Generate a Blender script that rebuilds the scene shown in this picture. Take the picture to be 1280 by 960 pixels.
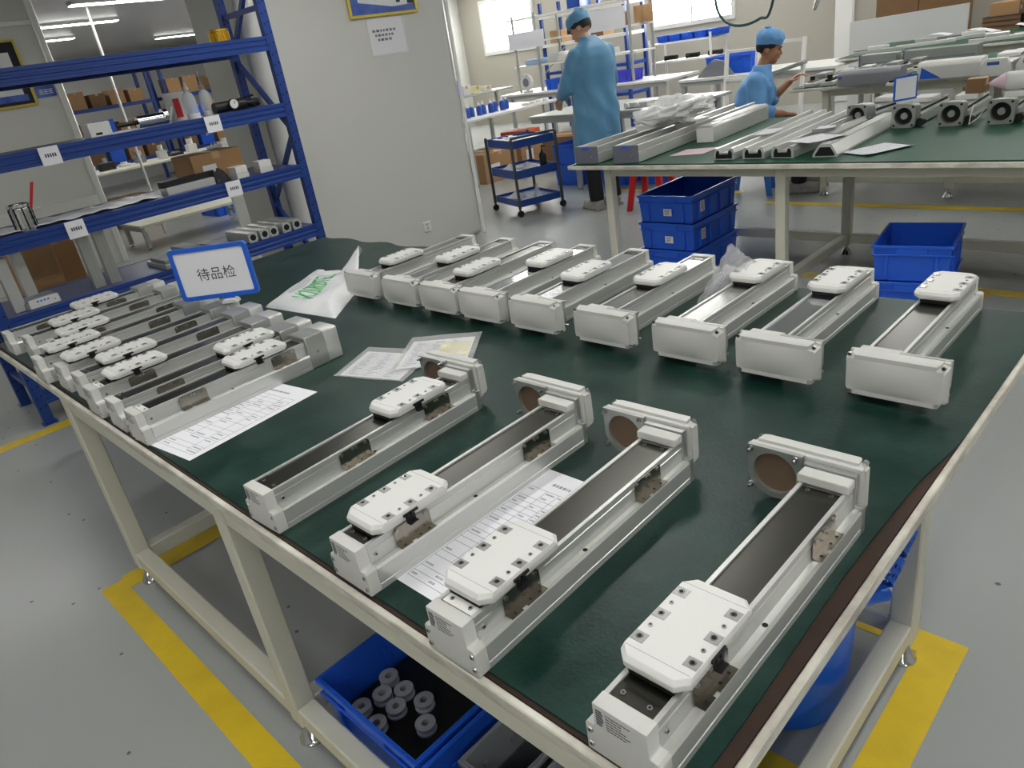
import bpy, bmesh, math, random
from math import sin, cos, pi, radians, hypot
from mathutils import Vector, Matrix, Euler

for o in list(bpy.data.objects):
    bpy.data.objects.remove(o)
SC = bpy.context.scene
COL = SC.collection
RND = random.Random(7)

# ---------------------------------------------------------------- camera, world, exposure
F = 915.607
R = ((0.71196538, 0.6857744, -0.15105881), (0.19338185, -0.3982766, -0.89664888), (-0.67506204, 0.60917093, -0.41617547))
EYE = Vector((0, 0, 1.55))
cd = bpy.data.cameras.new('camera')
cam = bpy.data.objects.new('camera', cd)
COL.objects.link(cam)
m = Matrix(((R[0][0], -R[1][0], -R[2][0], 0), (R[0][1], -R[1][1], -R[2][1], 0), (R[0][2], -R[1][2], -R[2][2], 0), (0, 0, 0, 1)))
m.translation = EYE
cam.matrix_world = m
cd.sensor_width = 36
cd.lens = F / 1280 * 36
cd.clip_start = 0.02
SC.camera = cam
SC.view_settings.view_transform = 'Standard'
SC.view_settings.look = 'None'
SC.view_settings.gamma = 1
SC.view_settings.use_curve_mapping = False
SC.view_settings.exposure = 1.5
LAMP = 9.0          # ceiling lamp strength
PANE = 7.0          # daylight through the window panes
w = bpy.data.worlds.new('world')
SC.world = w
w.use_nodes = True
w.node_tree.nodes['Background'].inputs[0].default_value = (0.75, 0.85, 1, 1)
w.node_tree.nodes['Background'].inputs[1].default_value = 1.0


def _ray(u, v):
    c = ((u - 640) / F, (v - 480) / F, 1.0)
    return Vector([sum(R[k][i] * c[k] for k in range(3)) for i in range(3)])


def pz(u, v, z):
    r = _ray(u, v)
    return EYE + r * ((z - EYE.z) / r.z)


def px(u, v, x):
    r = _ray(u, v)
    return EYE + r * (x / r.x)


def py(u, v, y):
    r = _ray(u, v)
    return EYE + r * (y / r.y)


# ---------------------------------------------------------------- materials
def lin(c):
    return tuple((x / 255 / 12.92) if x / 255 <= .04045 else ((x / 255 + .055) / 1.055) ** 2.4 for x in c)


MATS = {}


def mat(n, rgb, r=.5, m=0.0, var=0.0, scale=8.0, bump=0.0, bscale=None, stretch=None, rvar=0.0, spec=.5, tr=0.0, emit=0.0, alpha=1.0, coat=0.0, rgb2=None, ior=1.45):
    M = bpy.data.materials.new(n)
    M.use_nodes = True
    nt = M.node_tree
    b = nt.nodes['Principled BSDF']
    c = lin(rgb)
    b.inputs['Base Color'].default_value = (*c, 1)
    b.inputs['Roughness'].default_value = r
    b.inputs['Metallic'].default_value = m
    b.inputs['Specular IOR Level'].default_value = spec
    b.inputs['Transmission Weight'].default_value = tr
    b.inputs['Alpha'].default_value = alpha
    b.inputs['Coat Weight'].default_value = coat
    b.inputs['IOR'].default_value = ior
    if emit:
        b.inputs['Emission Color'].default_value = (*c, 1)
        b.inputs['Emission Strength'].default_value = emit
    if var or bump or rvar:
        tc = nt.nodes.new('ShaderNodeTexCoord')
        mp = nt.nodes.new('ShaderNodeMapping')
        if stretch:
            mp.inputs['Scale'].default_value = stretch
        nt.links.new(tc.outputs['Object'], mp.inputs[0])
        nz = nt.nodes.new('ShaderNodeTexNoise')
        nz.inputs['Scale'].default_value = scale
        nz.inputs['Detail'].default_value = 5
        nz.inputs['Roughness'].default_value = .6
        nt.links.new(mp.outputs[0], nz.inputs['Vector'])
        if var:
            mx = nt.nodes.new('ShaderNodeMix')
            mx.data_type = 'RGBA'
            c2 = lin(rgb2) if rgb2 else tuple(x * .6 for x in c)
            mx.inputs['A'].default_value = (*c, 1)
            mx.inputs['B'].default_value = (*c2, 1)
            mr = nt.nodes.new('ShaderNodeMapRange')
            mr.inputs['From Min'].default_value = .4
            mr.inputs['From Max'].default_value = .75
            mr.inputs['To Max'].default_value = var
            nt.links.new(nz.outputs['Fac'], mr.inputs['Value'])
            nt.links.new(mr.outputs[0], mx.inputs['Factor'])
            nt.links.new(mx.outputs['Result'], b.inputs['Base Color'])
        if rvar:
            mr = nt.nodes.new('ShaderNodeMapRange')
            mr.inputs['To Min'].default_value = r - rvar
            mr.inputs['To Max'].default_value = r + rvar
            nt.links.new(nz.outputs['Fac'], mr.inputs['Value'])
            nt.links.new(mr.outputs[0], b.inputs['Roughness'])
        if bump:
            n2 = nt.nodes.new('ShaderNodeTexNoise')
            n2.inputs['Scale'].default_value = bscale or scale * 4
            n2.inputs['Detail'].default_value = 3
            nt.links.new(mp.outputs[0], n2.inputs['Vector'])
            bp = nt.nodes.new('ShaderNodeBump')
            bp.inputs['Strength'].default_value = bump
            bp.inputs['Distance'].default_value = .01
            nt.links.new(n2.outputs['Fac'], bp.inputs['Height'])
            nt.links.new(bp.outputs[0], b.inputs['Normal'])
    MATS[n] = M
    return M


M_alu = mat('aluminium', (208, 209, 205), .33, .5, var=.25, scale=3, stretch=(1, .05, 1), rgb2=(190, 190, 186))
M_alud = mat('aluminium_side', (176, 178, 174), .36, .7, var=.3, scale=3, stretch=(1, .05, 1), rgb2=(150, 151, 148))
M_white = mat('white_paint', (222, 222, 218), .42, 0, var=.08, scale=6, rgb2=(205, 205, 200))
M_cap = mat('light_grey_cast', (205, 205, 200), .5, 0, var=.15, scale=5, rgb2=(190, 190, 185))
M_strip = mat('steel_strip_dark_reflect', (90, 89, 84), .27, 1.0)  # same steel, base darkened for the dim ceiling the cover strips mirror
M_stripl = mat('steel_strip_bright_reflect', (205, 207, 210), .12, 1.0, bump=.05, bscale=9)  # same steel, base brightened to carry reflected window light
M_stripm = mat('steel_strip_mid_reflect', (172, 172, 168), .22, 1.0)  # same steel, mid base tone carries a paler reflection
M_steel = mat('stainless_bracket', (164, 158, 148), .24, 1.0, var=.3, scale=20, rgb2=(120, 112, 100))
M_screw = mat('screw_steel', (170, 170, 168), .3, 1.0)
M_black = mat('black_plastic', (22, 22, 24), .45)
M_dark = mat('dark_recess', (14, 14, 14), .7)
M_ink = mat('ink_print', (70, 70, 84), .7)
M_ink2 = mat('fine_print', (150, 150, 160), .8)
M_insert = mat('steel_insert', (168, 168, 165), .35, .8)
M_brown = mat('brown_cover_paper', (112, 92, 74), .7, 0, var=.3, scale=6)
M_mat = mat('green_rubber_mat', (8, 42, 36), .37, 0, var=.75, scale=9, bump=.06, bscale=160, rvar=.1, rgb2=(42, 72, 64), spec=.34)
M_mat2 = mat('green_mat_bright', (12, 74, 52), .45, 0, var=.3, scale=3, bump=.04, bscale=120, rgb2=(14, 70, 52), spec=.35)
M_wood = mat('brown_chipboard', (58, 40, 30), .75, 0, var=.6, scale=12, rgb2=(38, 26, 20))
M_cream = mat('cream_steel', (214, 212, 196), .4, 0, var=.12, scale=4, rgb2=(190, 186, 168))
M_edge = mat('cream_edge_band', (220, 217, 204), .5, 0, var=.7, scale=9, rgb2=(120, 108, 92), stretch=(1, 1, 3))
M_blue = mat('rack_blue', (30, 62, 134), .38, 0, var=.15, scale=4, rgb2=(24, 50, 112))
M_bluedeck = mat('rack_deck_blue', (40, 60, 120), .35, 0, var=.4, scale=3, rgb2=(70, 82, 120))
M_crate = mat('crate_blue', (40, 100, 222), .32, 0, var=.15, scale=5, rgb2=(32, 84, 200))
M_bin = mat('bin_blue', (30, 104, 222), .3)
M_sign = mat('sign_blue', (34, 98, 208), .35)
M_paper = mat('paper', (236, 236, 240), .8, 0, var=.1, scale=4, rgb2=(212, 212, 222))
M_yel = mat('yellow_slip', (228, 222, 178), .8)
M_clear = mat('clear_film', (245, 245, 245), .12, alpha=.24, bump=.8, bscale=16)
M_film = mat('clear_film_crinkled', (240, 240, 244), .14, alpha=.3, bump=1.0, bscale=22)
M_foil = mat('clear_bag_crinkled', (240, 240, 240), .18, alpha=.6, bump=1.0, bscale=28)
M_bag = mat('white_plastic_bag', (236, 237, 238), .35, 0, bump=.35, bscale=14)
M_green = mat('green_print', (86, 190, 110), .6)
M_chrome = mat('chrome', (215, 215, 215), .1, 1.0)
M_gold = mat('gold_metal', (214, 172, 62), .22, 1.0)
M_card = mat('cardboard', (176, 138, 98), .85, 0, var=.2, scale=6, rgb2=(150, 114, 78))
M_cardd = mat('cardboard_dark', (128, 98, 68), .85, 0, var=.2, scale=6)
M_tape = mat('packing_tape', (196, 164, 120), .4)
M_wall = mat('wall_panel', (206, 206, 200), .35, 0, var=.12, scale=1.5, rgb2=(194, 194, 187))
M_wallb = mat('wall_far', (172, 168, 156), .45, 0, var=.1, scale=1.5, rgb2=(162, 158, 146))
M_wallw = mat('wall_white', (230, 230, 226), .45)
M_trim = mat('aluminium_trim', (222, 222, 218), .35, .3)
M_ceil = mat('ceiling_panel', (214, 214, 212), .3, 0, var=.15, scale=1.2, rgb2=(196, 196, 194))
M_tapey = mat('yellow_floor_tape', (226, 194, 36), .5, 0, var=.4, scale=7, rgb2=(184, 152, 40), bump=.1)
M_grey = mat('grey_plastic', (130, 132, 138), .45)
M_endg = mat('grey_end_plate', (108, 110, 122), .45)
M_cast = mat('cast_aluminium', (168, 170, 166), .38, .75, bump=.1, bscale=60)
M_castd = mat('bore_dark', (70, 70, 68), .3, .9)
M_coat = mat('coat_blue', (96, 150, 186), .42, 0, var=.25, scale=4, rgb2=(74, 124, 164), bump=.25, bscale=9)
M_coat2 = mat('coat_blue_seated', (102, 158, 212), .5, 0, var=.2, scale=4, rgb2=(82, 136, 194), bump=.25, bscale=9)
M_skin = mat('skin', (196, 150, 122), .55)
M_skin2 = mat('skin_tan', (176, 124, 92), .55)
M_hair = mat('hair_black', (24, 20, 18), .6, bump=.4, bscale=120)
M_lip = mat('lip', (150, 88, 78), .5)
M_eye = mat('eye_dark', (30, 24, 22), .3)
M_trouser = mat('trousers_black', (24, 25, 30), .8)
M_shoe = mat('shoe_grey', (168, 164, 158), .7, var=.5, scale=14, rgb2=(90, 88, 86))
M_red = mat('red_plastic', (204, 28, 34), .35)
M_stool = mat('stool_blue', (56, 120, 214), .4)
M_cartb = mat('cart_blue', (32, 66, 140), .4)
M_cartp = mat('cart_post_grey', (66, 72, 74), .4)
M_bench = mat('bench_grey', (168, 170, 166), .4)
M_benchw = mat('bench_white', (232, 232, 226), .35)
M_pane = mat('window_daylight', (255, 255, 252), .3, emit=PANE)
M_lamp = mat('lamp_diffuser', (255, 254, 251), .3, emit=LAMP)
M_foam = mat('white_foam_board', (205, 206, 204), .7)
M_pink = mat('pink_film', (226, 196, 208), .5, var=.3, scale=6)
M_glass = mat('clear_bottle', (235, 240, 240), .08, alpha=.32)
M_bottle = mat('bottle_blue', (40, 80, 170), .3)
M_pic = mat('poster_print', (226, 228, 230), .3)
M_picb = mat('poster_blue', (42, 74, 168), .3, var=.8, scale=3, rgb2=(120, 150, 220))
M_picd = mat('poster_black', (26, 26, 34), .3)
M_gframe = mat('gold_frame', (206, 184, 74), .35, .4)
M_tray = mat('charcoal_tray', (58, 62, 68), .5)
M_orange = mat('orange_pack', (224, 96, 44), .5)
M_pur = mat('violet_tray', (74, 78, 214), .4)
M_lav = mat('pale_blue_pack', (160, 190, 226), .5)


def floor_mat():
    M = mat('epoxy_floor', (166, 169, 167), .25, 0, var=.15, scale=.8, rgb2=(158, 161, 160), spec=.42)
    nt = M.node_tree
    b = nt.nodes['Principled BSDF']
    src = b.inputs['Base Color'].links[0].from_socket
    tc = nt.nodes.new('ShaderNodeTexCoord')
    v = nt.nodes.new('ShaderNodeTexVoronoi')
    v.voronoi_dimensions = '2D'
    v.inputs['Scale'].default_value = 7.0
    v.inputs['Randomness'].default_value = 1
    nz = nt.nodes.new('ShaderNodeTexNoise')
    nz.inputs['Scale'].default_value = 30
    ad = nt.nodes.new('ShaderNodeMath')
    ad.operation = 'MULTIPLY_ADD'
    ad.inputs[1].default_value = .06
    nt.links.new(tc.outputs['Object'], v.inputs['Vector'])
    nt.links.new(tc.outputs['Object'], nz.inputs['Vector'])
    nt.links.new(nz.outputs['Fac'], ad.inputs[0])
    nt.links.new(v.outputs['Distance'], ad.inputs[2])
    lt = nt.nodes.new('ShaderNodeMath')
    lt.operation = 'LESS_THAN'
    lt.inputs[1].default_value = .07
    nt.links.new(ad.outputs[0], lt.inputs[0])
    sp = nt.nodes.new('ShaderNodeSeparateColor')
    nt.links.new(v.outputs['Color'], sp.inputs[0])
    gt = nt.nodes.new('ShaderNodeMath')
    gt.operation = 'GREATER_THAN'
    gt.inputs[1].default_value = .80
    nt.links.new(sp.outputs[0], gt.inputs[0])
    mu = nt.nodes.new('ShaderNodeMath')
    mu.operation = 'MULTIPLY'
    nt.links.new(lt.outputs[0], mu.inputs[0])
    nt.links.new(gt.outputs[0], mu.inputs[1])
    mu2 = nt.nodes.new('ShaderNodeMath')
    mu2.operation = 'MULTIPLY'
    mu2.inputs[1].default_value = .7
    nt.links.new(mu.outputs[0], mu2.inputs[0])
    mx = nt.nodes.new('ShaderNodeMix')
    mx.data_type = 'RGBA'
    nt.links.new(mu2.outputs[0], mx.inputs['Factor'])
    nt.links.new(src, mx.inputs['A'])
    mx.inputs['B'].default_value = (*lin((50, 48, 44)), 1)
    nt.links.new(mx.outputs['Result'], b.inputs['Base Color'])
    return M


M_floor = floor_mat()


# ---------------------------------------------------------------- mesh builder
class MB:
    def __init__(s):
        s.v = []; s.f = []; s.mi = []; s.cur = 0; s.T = None

    def _add(s, vs, fs):
        o = len(s.v)
        if s.T is not None:
            vs = [tuple(s.T @ Vector(p)) for p in vs]
        s.v += [tuple(p) for p in vs]
        s.f += [tuple(o + i for i in f) for f in fs]
        s.mi += [s.cur] * len(fs)
        return s

    def box(s, x0, y0, z0, x1, y1, z1):
        v = [(x, y, z) for z in (z0, z1) for y in (y0, y1) for x in (x0, x1)]
        return s._add(v, [(0, 2, 3, 1), (4, 5, 7, 6), (0, 1, 5, 4), (2, 6, 7, 3), (0, 4, 6, 2), (1, 3, 7, 5)])

    def cbox(s, c, sx, sy, sz):
        return s.box(c[0] - sx / 2, c[1] - sy / 2, c[2] - sz / 2, c[0] + sx / 2, c[1] + sy / 2, c[2] + sz / 2)

    def prism(s, poly, ax, a, b):
        n = len(poly)
        f = {'x': lambda p, t: (t, p[0], p[1]), 'y': lambda p, t: (p[0], t, p[1]), 'z': lambda p, t: (p[0], p[1], t)}[ax]
        v = [f(p, a) for p in poly] + [f(p, b) for p in poly]
        fs = [tuple(range(n))[::-1], tuple(range(n, 2 * n))] + [(i, (i + 1) % n, n + (i + 1) % n, n + i) for i in range(n)]
        return s._add(v, fs)

    def layers(s, polys):
        """stack of same-length 3D loops, capped"""
        n = len(polys[0]); v = [p for l in polys for p in l]; k = len(polys)
        fs = [tuple(range(n))[::-1], tuple(range((k - 1) * n, k * n))]
        for j in range(k - 1):
            fs += [(j * n + i, j * n + (i + 1) % n, (j + 1) * n + (i + 1) % n, (j + 1) * n + i) for i in range(n)]
        return s._add(v, fs)

    def cyl(s, p0, p1, r0, r1=None, n=12, caps=True):
        p0, p1 = Vector(p0), Vector(p1); r1 = r0 if r1 is None else r1
        d = (p1 - p0).normalized(); a = d.orthogonal().normalized(); b = d.cross(a)
        v = []
        for p, r in ((p0, r0), (p1, r1)):
            v += [p + (a * cos(2 * pi * i / n) + b * sin(2 * pi * i / n)) * r for i in range(n)]
        fs = [(i, (i + 1) % n, n + (i + 1) % n, n + i) for i in range(n)]
        if caps:
            fs += [tuple(range(n))[::-1], tuple(range(n, 2 * n))]
        return s._add(v, fs)

    def bar(s, p0, p1, w, h=None):
        """square bar between two points"""
        p0, p1 = Vector(p0), Vector(p1); h = w if h is None else h
        d = (p1 - p0).normalized()
        up = Vector((0, 0, 1)) if abs(d.z) < .9 else Vector((0, 1, 0))
        a = d.cross(up).normalized(); b = a.cross(d)
        l = [[p + a * (x * w / 2) + b * (z * h / 2) for x, z in ((-1, -1), (1, -1), (1, 1), (-1, 1))] for p in (p0, p1)]
        return s.layers(l)

    def tube(s, path, r, n=8, caps=True):
        P = [Vector(p) for p in path]; k = len(P)
        rr = r if isinstance(r, (list, tuple)) else [r] * k
        v = []; a = None
        for i in range(k):
            d = (P[min(i + 1, k - 1)] - P[max(i - 1, 0)]).normalized()
            a = d.orthogonal().normalized() if a is None else (a - d * a.dot(d)).normalized()
            b = d.cross(a)
            v += [P[i] + (a * cos(2 * pi * j / n) + b * sin(2 * pi * j / n)) * rr[i] for j in range(n)]
        fs = [(i * n + j, i * n + (j + 1) % n, (i + 1) * n + (j + 1) % n, (i + 1) * n + j) for i in range(k - 1) for j in range(n)]
        if caps:
            fs += [tuple(range(n))[::-1], tuple(range((k - 1) * n, k * n))]
        return s._add(v, fs)

    def lathe(s, prof, n=20, o=(0, 0, 0), close=True):
        v = []; k = len(prof)
        for r, z in prof:
            v += [(o[0] + r * cos(2 * pi * i / n), o[1] + r * sin(2 * pi * i / n), o[2] + z) for i in range(n)]
        fs = [(j * n + i, j * n + (i + 1) % n, (j + 1) * n + (i + 1) % n, (j + 1) * n + i) for j in range(k - 1) for i in range(n)]
        if close:
            fs += [tuple(range(n))[::-1], tuple(range((k - 1) * n, k * n))]
        return s._add(v, fs)

    def grid(s, fn, nu, nv, th=0.0):
        v = [fn(i / nu, j / nv) for j in range(nv + 1) for i in range(nu + 1)]
        w = nu + 1
        fs = [(j * w + i, j * w + i + 1, (j + 1) * w + i + 1, (j + 1) * w + i) for j in range(nv) for i in range(nu)]
        if th:
            N = len(v)
            v = v + [(p[0], p[1], p[2] - th) for p in v]
            fs += [tuple(N + i for i in f[::-1]) for f in fs[:nu * nv]]
            e = [(i, i + 1) for i in range(nu)] + [(nu + j * w, nu + (j + 1) * w) for j in range(nv)] + [(nv * w + i + 1, nv * w + i) for i in range(nu)][::-1] + [((j + 1) * w, j * w) for j in range(nv)][::-1]
            fs += [(b, a, N + a, N + b) for a, b in e]
        return s._add(v, fs)

    def ball(s, c, r, n=12, k=8):
        r = (r, r, r) if not isinstance(r, (tuple, list)) else r
        v = [(c[0], c[1], c[2] - r[2])]
        for j in range(1, k):
            t = -pi / 2 + pi * j / k
            v += [(c[0] + r[0] * cos(t) * cos(2 * pi * i / n), c[1] + r[1] * cos(t) * sin(2 * pi * i / n), c[2] + r[2] * sin(t)) for i in range(n)]
        v.append((c[0], c[1], c[2] + r[2]))
        fs = [(0, 1 + (i + 1) % n, 1 + i) for i in range(n)]
        for j in range(k - 2):
            fs += [(1 + j * n + i, 1 + j * n + (i + 1) % n, 1 + (j + 1) * n + (i + 1) % n, 1 + (j + 1) * n + i) for i in range(n)]
        L = len(v) - 1; q = 1 + (k - 2) * n
        fs += [(q + i, q + (i + 1) % n, L) for i in range(n)]
        return s._add(v, fs)

    def cap(s, p0, p1, r0, r1, n=14):
        s.cyl(p0, p1, r0, r1, n); s.ball(p0, r0, n, 8); s.ball(p1, r1, n, 8)
        return s

    def mesh(s, name, mats, bevel=0, seg=1, smooth=35, fix=True):
        me = bpy.data.meshes.new(name)
        me.from_pydata(s.v, [], s.f)
        mats = mats if isinstance(mats, (list, tuple)) else [mats]
        for M in mats:
            me.materials.append(M)
        if len(mats) > 1:
            me.polygons.foreach_set('material_index', s.mi)
        if fix or bevel:
            bm = bmesh.new(); bm.from_mesh(me)
            bmesh.ops.recalc_face_normals(bm, faces=bm.faces[:])
            if bevel:
                es = [e for e in bm.edges if len(e.link_faces) == 2 and e.calc_face_angle(0) > radians(30)]
                bmesh.ops.bevel(bm, geom=es, offset=bevel, segments=seg, affect='EDGES', profile=.6, clamp_overlap=True)
            bm.to_mesh(me); bm.free()
        if smooth:
            me.polygons.foreach_set('use_smooth', [True] * len(me.polygons))
            me.set_sharp_from_angle(angle=radians(smooth))
        return me

    def build(s, name, mats, parent=None, **k):
        return link(name, s.mesh(name, mats, **k), parent)


def link(name, me, parent=None):
    o = bpy.data.objects.new(name, me)
    COL.objects.link(o)
    if parent is not None:
        o.parent = parent
    return o


def tag(o, label, cat, group=None, kind=None):
    if label: o['label'] = label
    if cat: o['category'] = cat
    if group: o['group'] = group
    if kind: o['kind'] = kind
    return o


def thing(name, label, cat, loc=(0, 0, 0), rz=0.0, group=None):
    o = bpy.data.objects.new(name, None)
    COL.objects.link(o)
    o.location = loc; o.rotation_euler = (0, 0, rz)
    o.empty_display_size = .05
    return tag(o, label, cat, group)


def dup(root, label, loc, rz=0.0):
    r = root.copy(); COL.objects.link(r); r.location = loc; r.rotation_euler = (0, 0, rz); r['label'] = label
    for ch in list(root.children):
        c = ch.copy(); COL.objects.link(c); c.parent = r
        for g in list(ch.children):
            d = g.copy(); COL.objects.link(d); d.parent = c
    return r


def struct(name, mb, M, parent=None, **k):
    o = mb.build(name, M, parent, **k)
    if parent is None: o['kind'] = 'structure'
    return o


def text_mesh(body, size, M, name='print', th=0.0):
    cu = bpy.data.curves.new(name, 'FONT')
    cu.body = body; cu.size = size; cu.align_x = 'CENTER'; cu.align_y = 'CENTER'; cu.extrude = th; cu.resolution_u = 2
    o = bpy.data.objects.new(name, cu); COL.objects.link(o)
    dg = bpy.context.evaluated_depsgraph_get()
    me = bpy.data.meshes.new_from_object(o.evaluated_get(dg))
    bpy.data.objects.remove(o)
    me.materials.clear(); me.materials.append(M); me.name = name
    return me


# ---------------------------------------------------------------- structure
CZ = 2.72
struct('floor', MB().box(-19, -4.2, -.05, 4.2, 12.3, 0), M_floor, smooth=0)
struct('ceiling', MB().box(-19, -4.2, CZ, 4.2, 12.3, CZ + .05), M_ceil, smooth=0)
struct('wall_front', MB().box(-19, -4.3, 0, 4.2, -4.2, CZ), M_wall, smooth=0)
struct('wall_right', MB().box(4.2, -4.3, 0, 4.3, 12.3, CZ), M_wall, smooth=0)
struct('wall_left', MB().box(-19.1, -4.3, 0, -19, 12.3, CZ), M_wallw, smooth=0)
# far wall with two window openings
WB = 12.0
wins = [(-12.36, -10.85, 1.40, 2.45), (-8.14, -6.53, 1.38, 2.45)]
mb = MB(); xs = [-19] + [q for a in wins for q in a[:2]] + [4.2]
for i in range(len(xs) - 1):
    if i % 2 == 0:
        mb.box(xs[i], WB, 0, xs[i + 1], WB + .12, CZ)
    else:
        a = wins[i // 2]
        mb.box(a[0], WB, 0, a[1], WB + .12, a[2]); mb.box(a[0], WB, a[3], a[1], WB + .12, CZ)
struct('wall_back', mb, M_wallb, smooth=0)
for i, a in enumerate(wins):
    fr = MB(); x0, x1, z0, z1 = a; t = .07
    fr.box(x0, WB - .03, z0, x0 + t, WB + .1, z1).box(x1 - t, WB - .03, z0, x1, WB + .1, z1)
    fr.box(x0 + t, WB - .03, z0, x1 - t, WB + .1, z0 + t).box(x0 + t, WB - .03, z1 - t, x1 - t, WB + .1, z1)
    wo = struct('window_%d' % (i + 1), fr, M_trim, smooth=0)
    MB().box(x0 + t, WB + .03, z0 + t, x1 - t, WB + .05, z1 - t).build('pane', M_pane, wo, smooth=0)
    MB().box((x0 + x1) / 2 - .02, WB, z0 + t, (x0 + x1) / 2 + .02, WB + .03, z1 - t).build('sash_bar', M_trim, wo, smooth=0)
# side wall stub seen beyond the column
struct('wall_side', MB().box(-13.1, 8.2, 0, -13.0, WB, CZ), M_wall, smooth=0)
struct('trim_1', MB().box(-4.93, WB - .06, 0, -4.66, WB, CZ), M_wallw, bevel=.02)
struct('trim_2', MB().box(-9.6, WB - .05, 0, -9.45, WB, CZ), M_wallw, smooth=0)
# column clad in clean-room panels
col = struct('wall_column', MB().box(-6.0, 2.78, 0, -5.13, 4.6, CZ), M_wall, bevel=.06, seg=4)
struct('trim_3', MB().box(-5.129, 4.575, 0, -5.11, 4.615, CZ), M_wallw, bevel=.006)
struct('trim_4', MB().tube([(-5.16, 2.83, 0), (-5.16, 2.83, CZ)], .1, 24), M_trim)
# pier wall on the left
PX = -9.0
e1 = px(62, 75, PX)
struct('wall_pier', MB().box(PX - .1, -2, 0, PX, e1.y - .04, CZ), M_wall, smooth=0)
struct('trim_5', MB().box(PX - .12, e1.y - .04, 0, PX + .02, e1.y + .03, CZ), M_trim, bevel=.01)
tz = px(20, 29, PX).z
struct('trim_6', MB().box(PX + .001, -2, tz - .025, PX + .03, e1.y - .045, tz + .02), M_trim, bevel=.005)
bz = px(60, 256, PX).z
struct('baseboard_pier', MB().box(PX + .001, -2, bz - .12, PX + .035, e1.y - .045, bz), M_trim, bevel=.005)
# thin pole in the bay beyond
p0 = px(160, 158, -10.2)
struct('trim_7', MB().cyl((p0.x, p0.y, 0), (p0.x, p0.y, CZ), .018, n=10), M_trim)


# yellow floor tape: each strip its own piece of the setting
def tape(i, x0, y0, x1, y1):
    struct('trim_%d' % i, MB().box(x0, y0, 0, x1, y1, .0015), M_tapey, smooth=0)


tape(11, -2.70, .295, -.30, .375)
tape(12, -2.72, .375, -2.62, 1.58)
tape(13, -.395, .375, -.30, 1.58)
tape(14, -2.72, 1.58, -.30, 1.66)
tape(15, -1.0, 1.03, -.395, 1.10)
tape(16, -4.62, -1.5, -4.52, 2.9)
tape(17, -2.3, 4.22, 2.0, 4.31)
tape(18, -.98, 3.2, -.90, 4.22)
tape(19, -3.0, 5.90, 2.5, 5.99)
tape(20, -4.9, 6.25, -3.4, 6.33)

# ceiling lamps
lamp_pos = []
for yy in (-2.1, .3, 2.7, 3.9, 6.3, 8.7, 11.0):
    for xx in (-13.9, -11.9, -9.9, -7.9, -5.9, -3.9, -1.9, .1, 2.1):
        if yy == 2.7 and xx < -6.5: continue
        if yy == 3.9 and xx > -9: continue
        if xx < -9.0 and yy < 2: continue
        if -6.2 < xx < -5 and yy == 2.7: continue
        if xx < -13 and yy > 7: continue
        if xx < -9 and yy == 6.3: continue
        if -6.2 < xx < -3 and yy < 1: continue
        lamp_pos.append((xx, yy))
ORD = 'first second third fourth fifth sixth seventh eighth ninth tenth eleventh twelfth thirteenth fourteenth'.split()


def lamp_label(xx, yy):
    rows = sorted({p[1] for p in lamp_pos}, reverse=True)
    r = sorted(p[0] for p in lamp_pos if p[1] == yy)
    return '%s white ceiling strip lamp from the bay side in the %s row from the windows' % (ORD[r.index(xx)], ORD[rows.index(yy)])


lamp_pos += [(-15.8, 7.2), (-15.8, 10.0), (-13.9, 8.4), (-17.4, 4.2)]  # all but the first are added to brighten the bay's far wall
lm_f = MB().box(-.09, -.61, CZ - .035, .09, .61, CZ).mesh('lamp_housing', M_white, smooth=0)
lm_d = MB().box(-.075, -.6, CZ - .042, .075, .6, CZ - .0355).mesh('lamp_diffuser', M_lamp, smooth=0)
for xx, yy in lamp_pos:
    t = thing('ceiling_lamp', lamp_label(xx, yy), 'lamp', (xx, yy, 0), 0, 'ceiling strip lamps')
    link('housing', lm_f, t); link('diffuser', lm_d, t)

# ---------------------------------------------------------------- workbenches
T = .79


def bench_feet(mb, x, y):
    mb.lathe([(.036, 0), (.036, .006), (.03, .012), (.016, .04), (.008, .045), (.008, .075)], 16, (x, y, 0))


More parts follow.
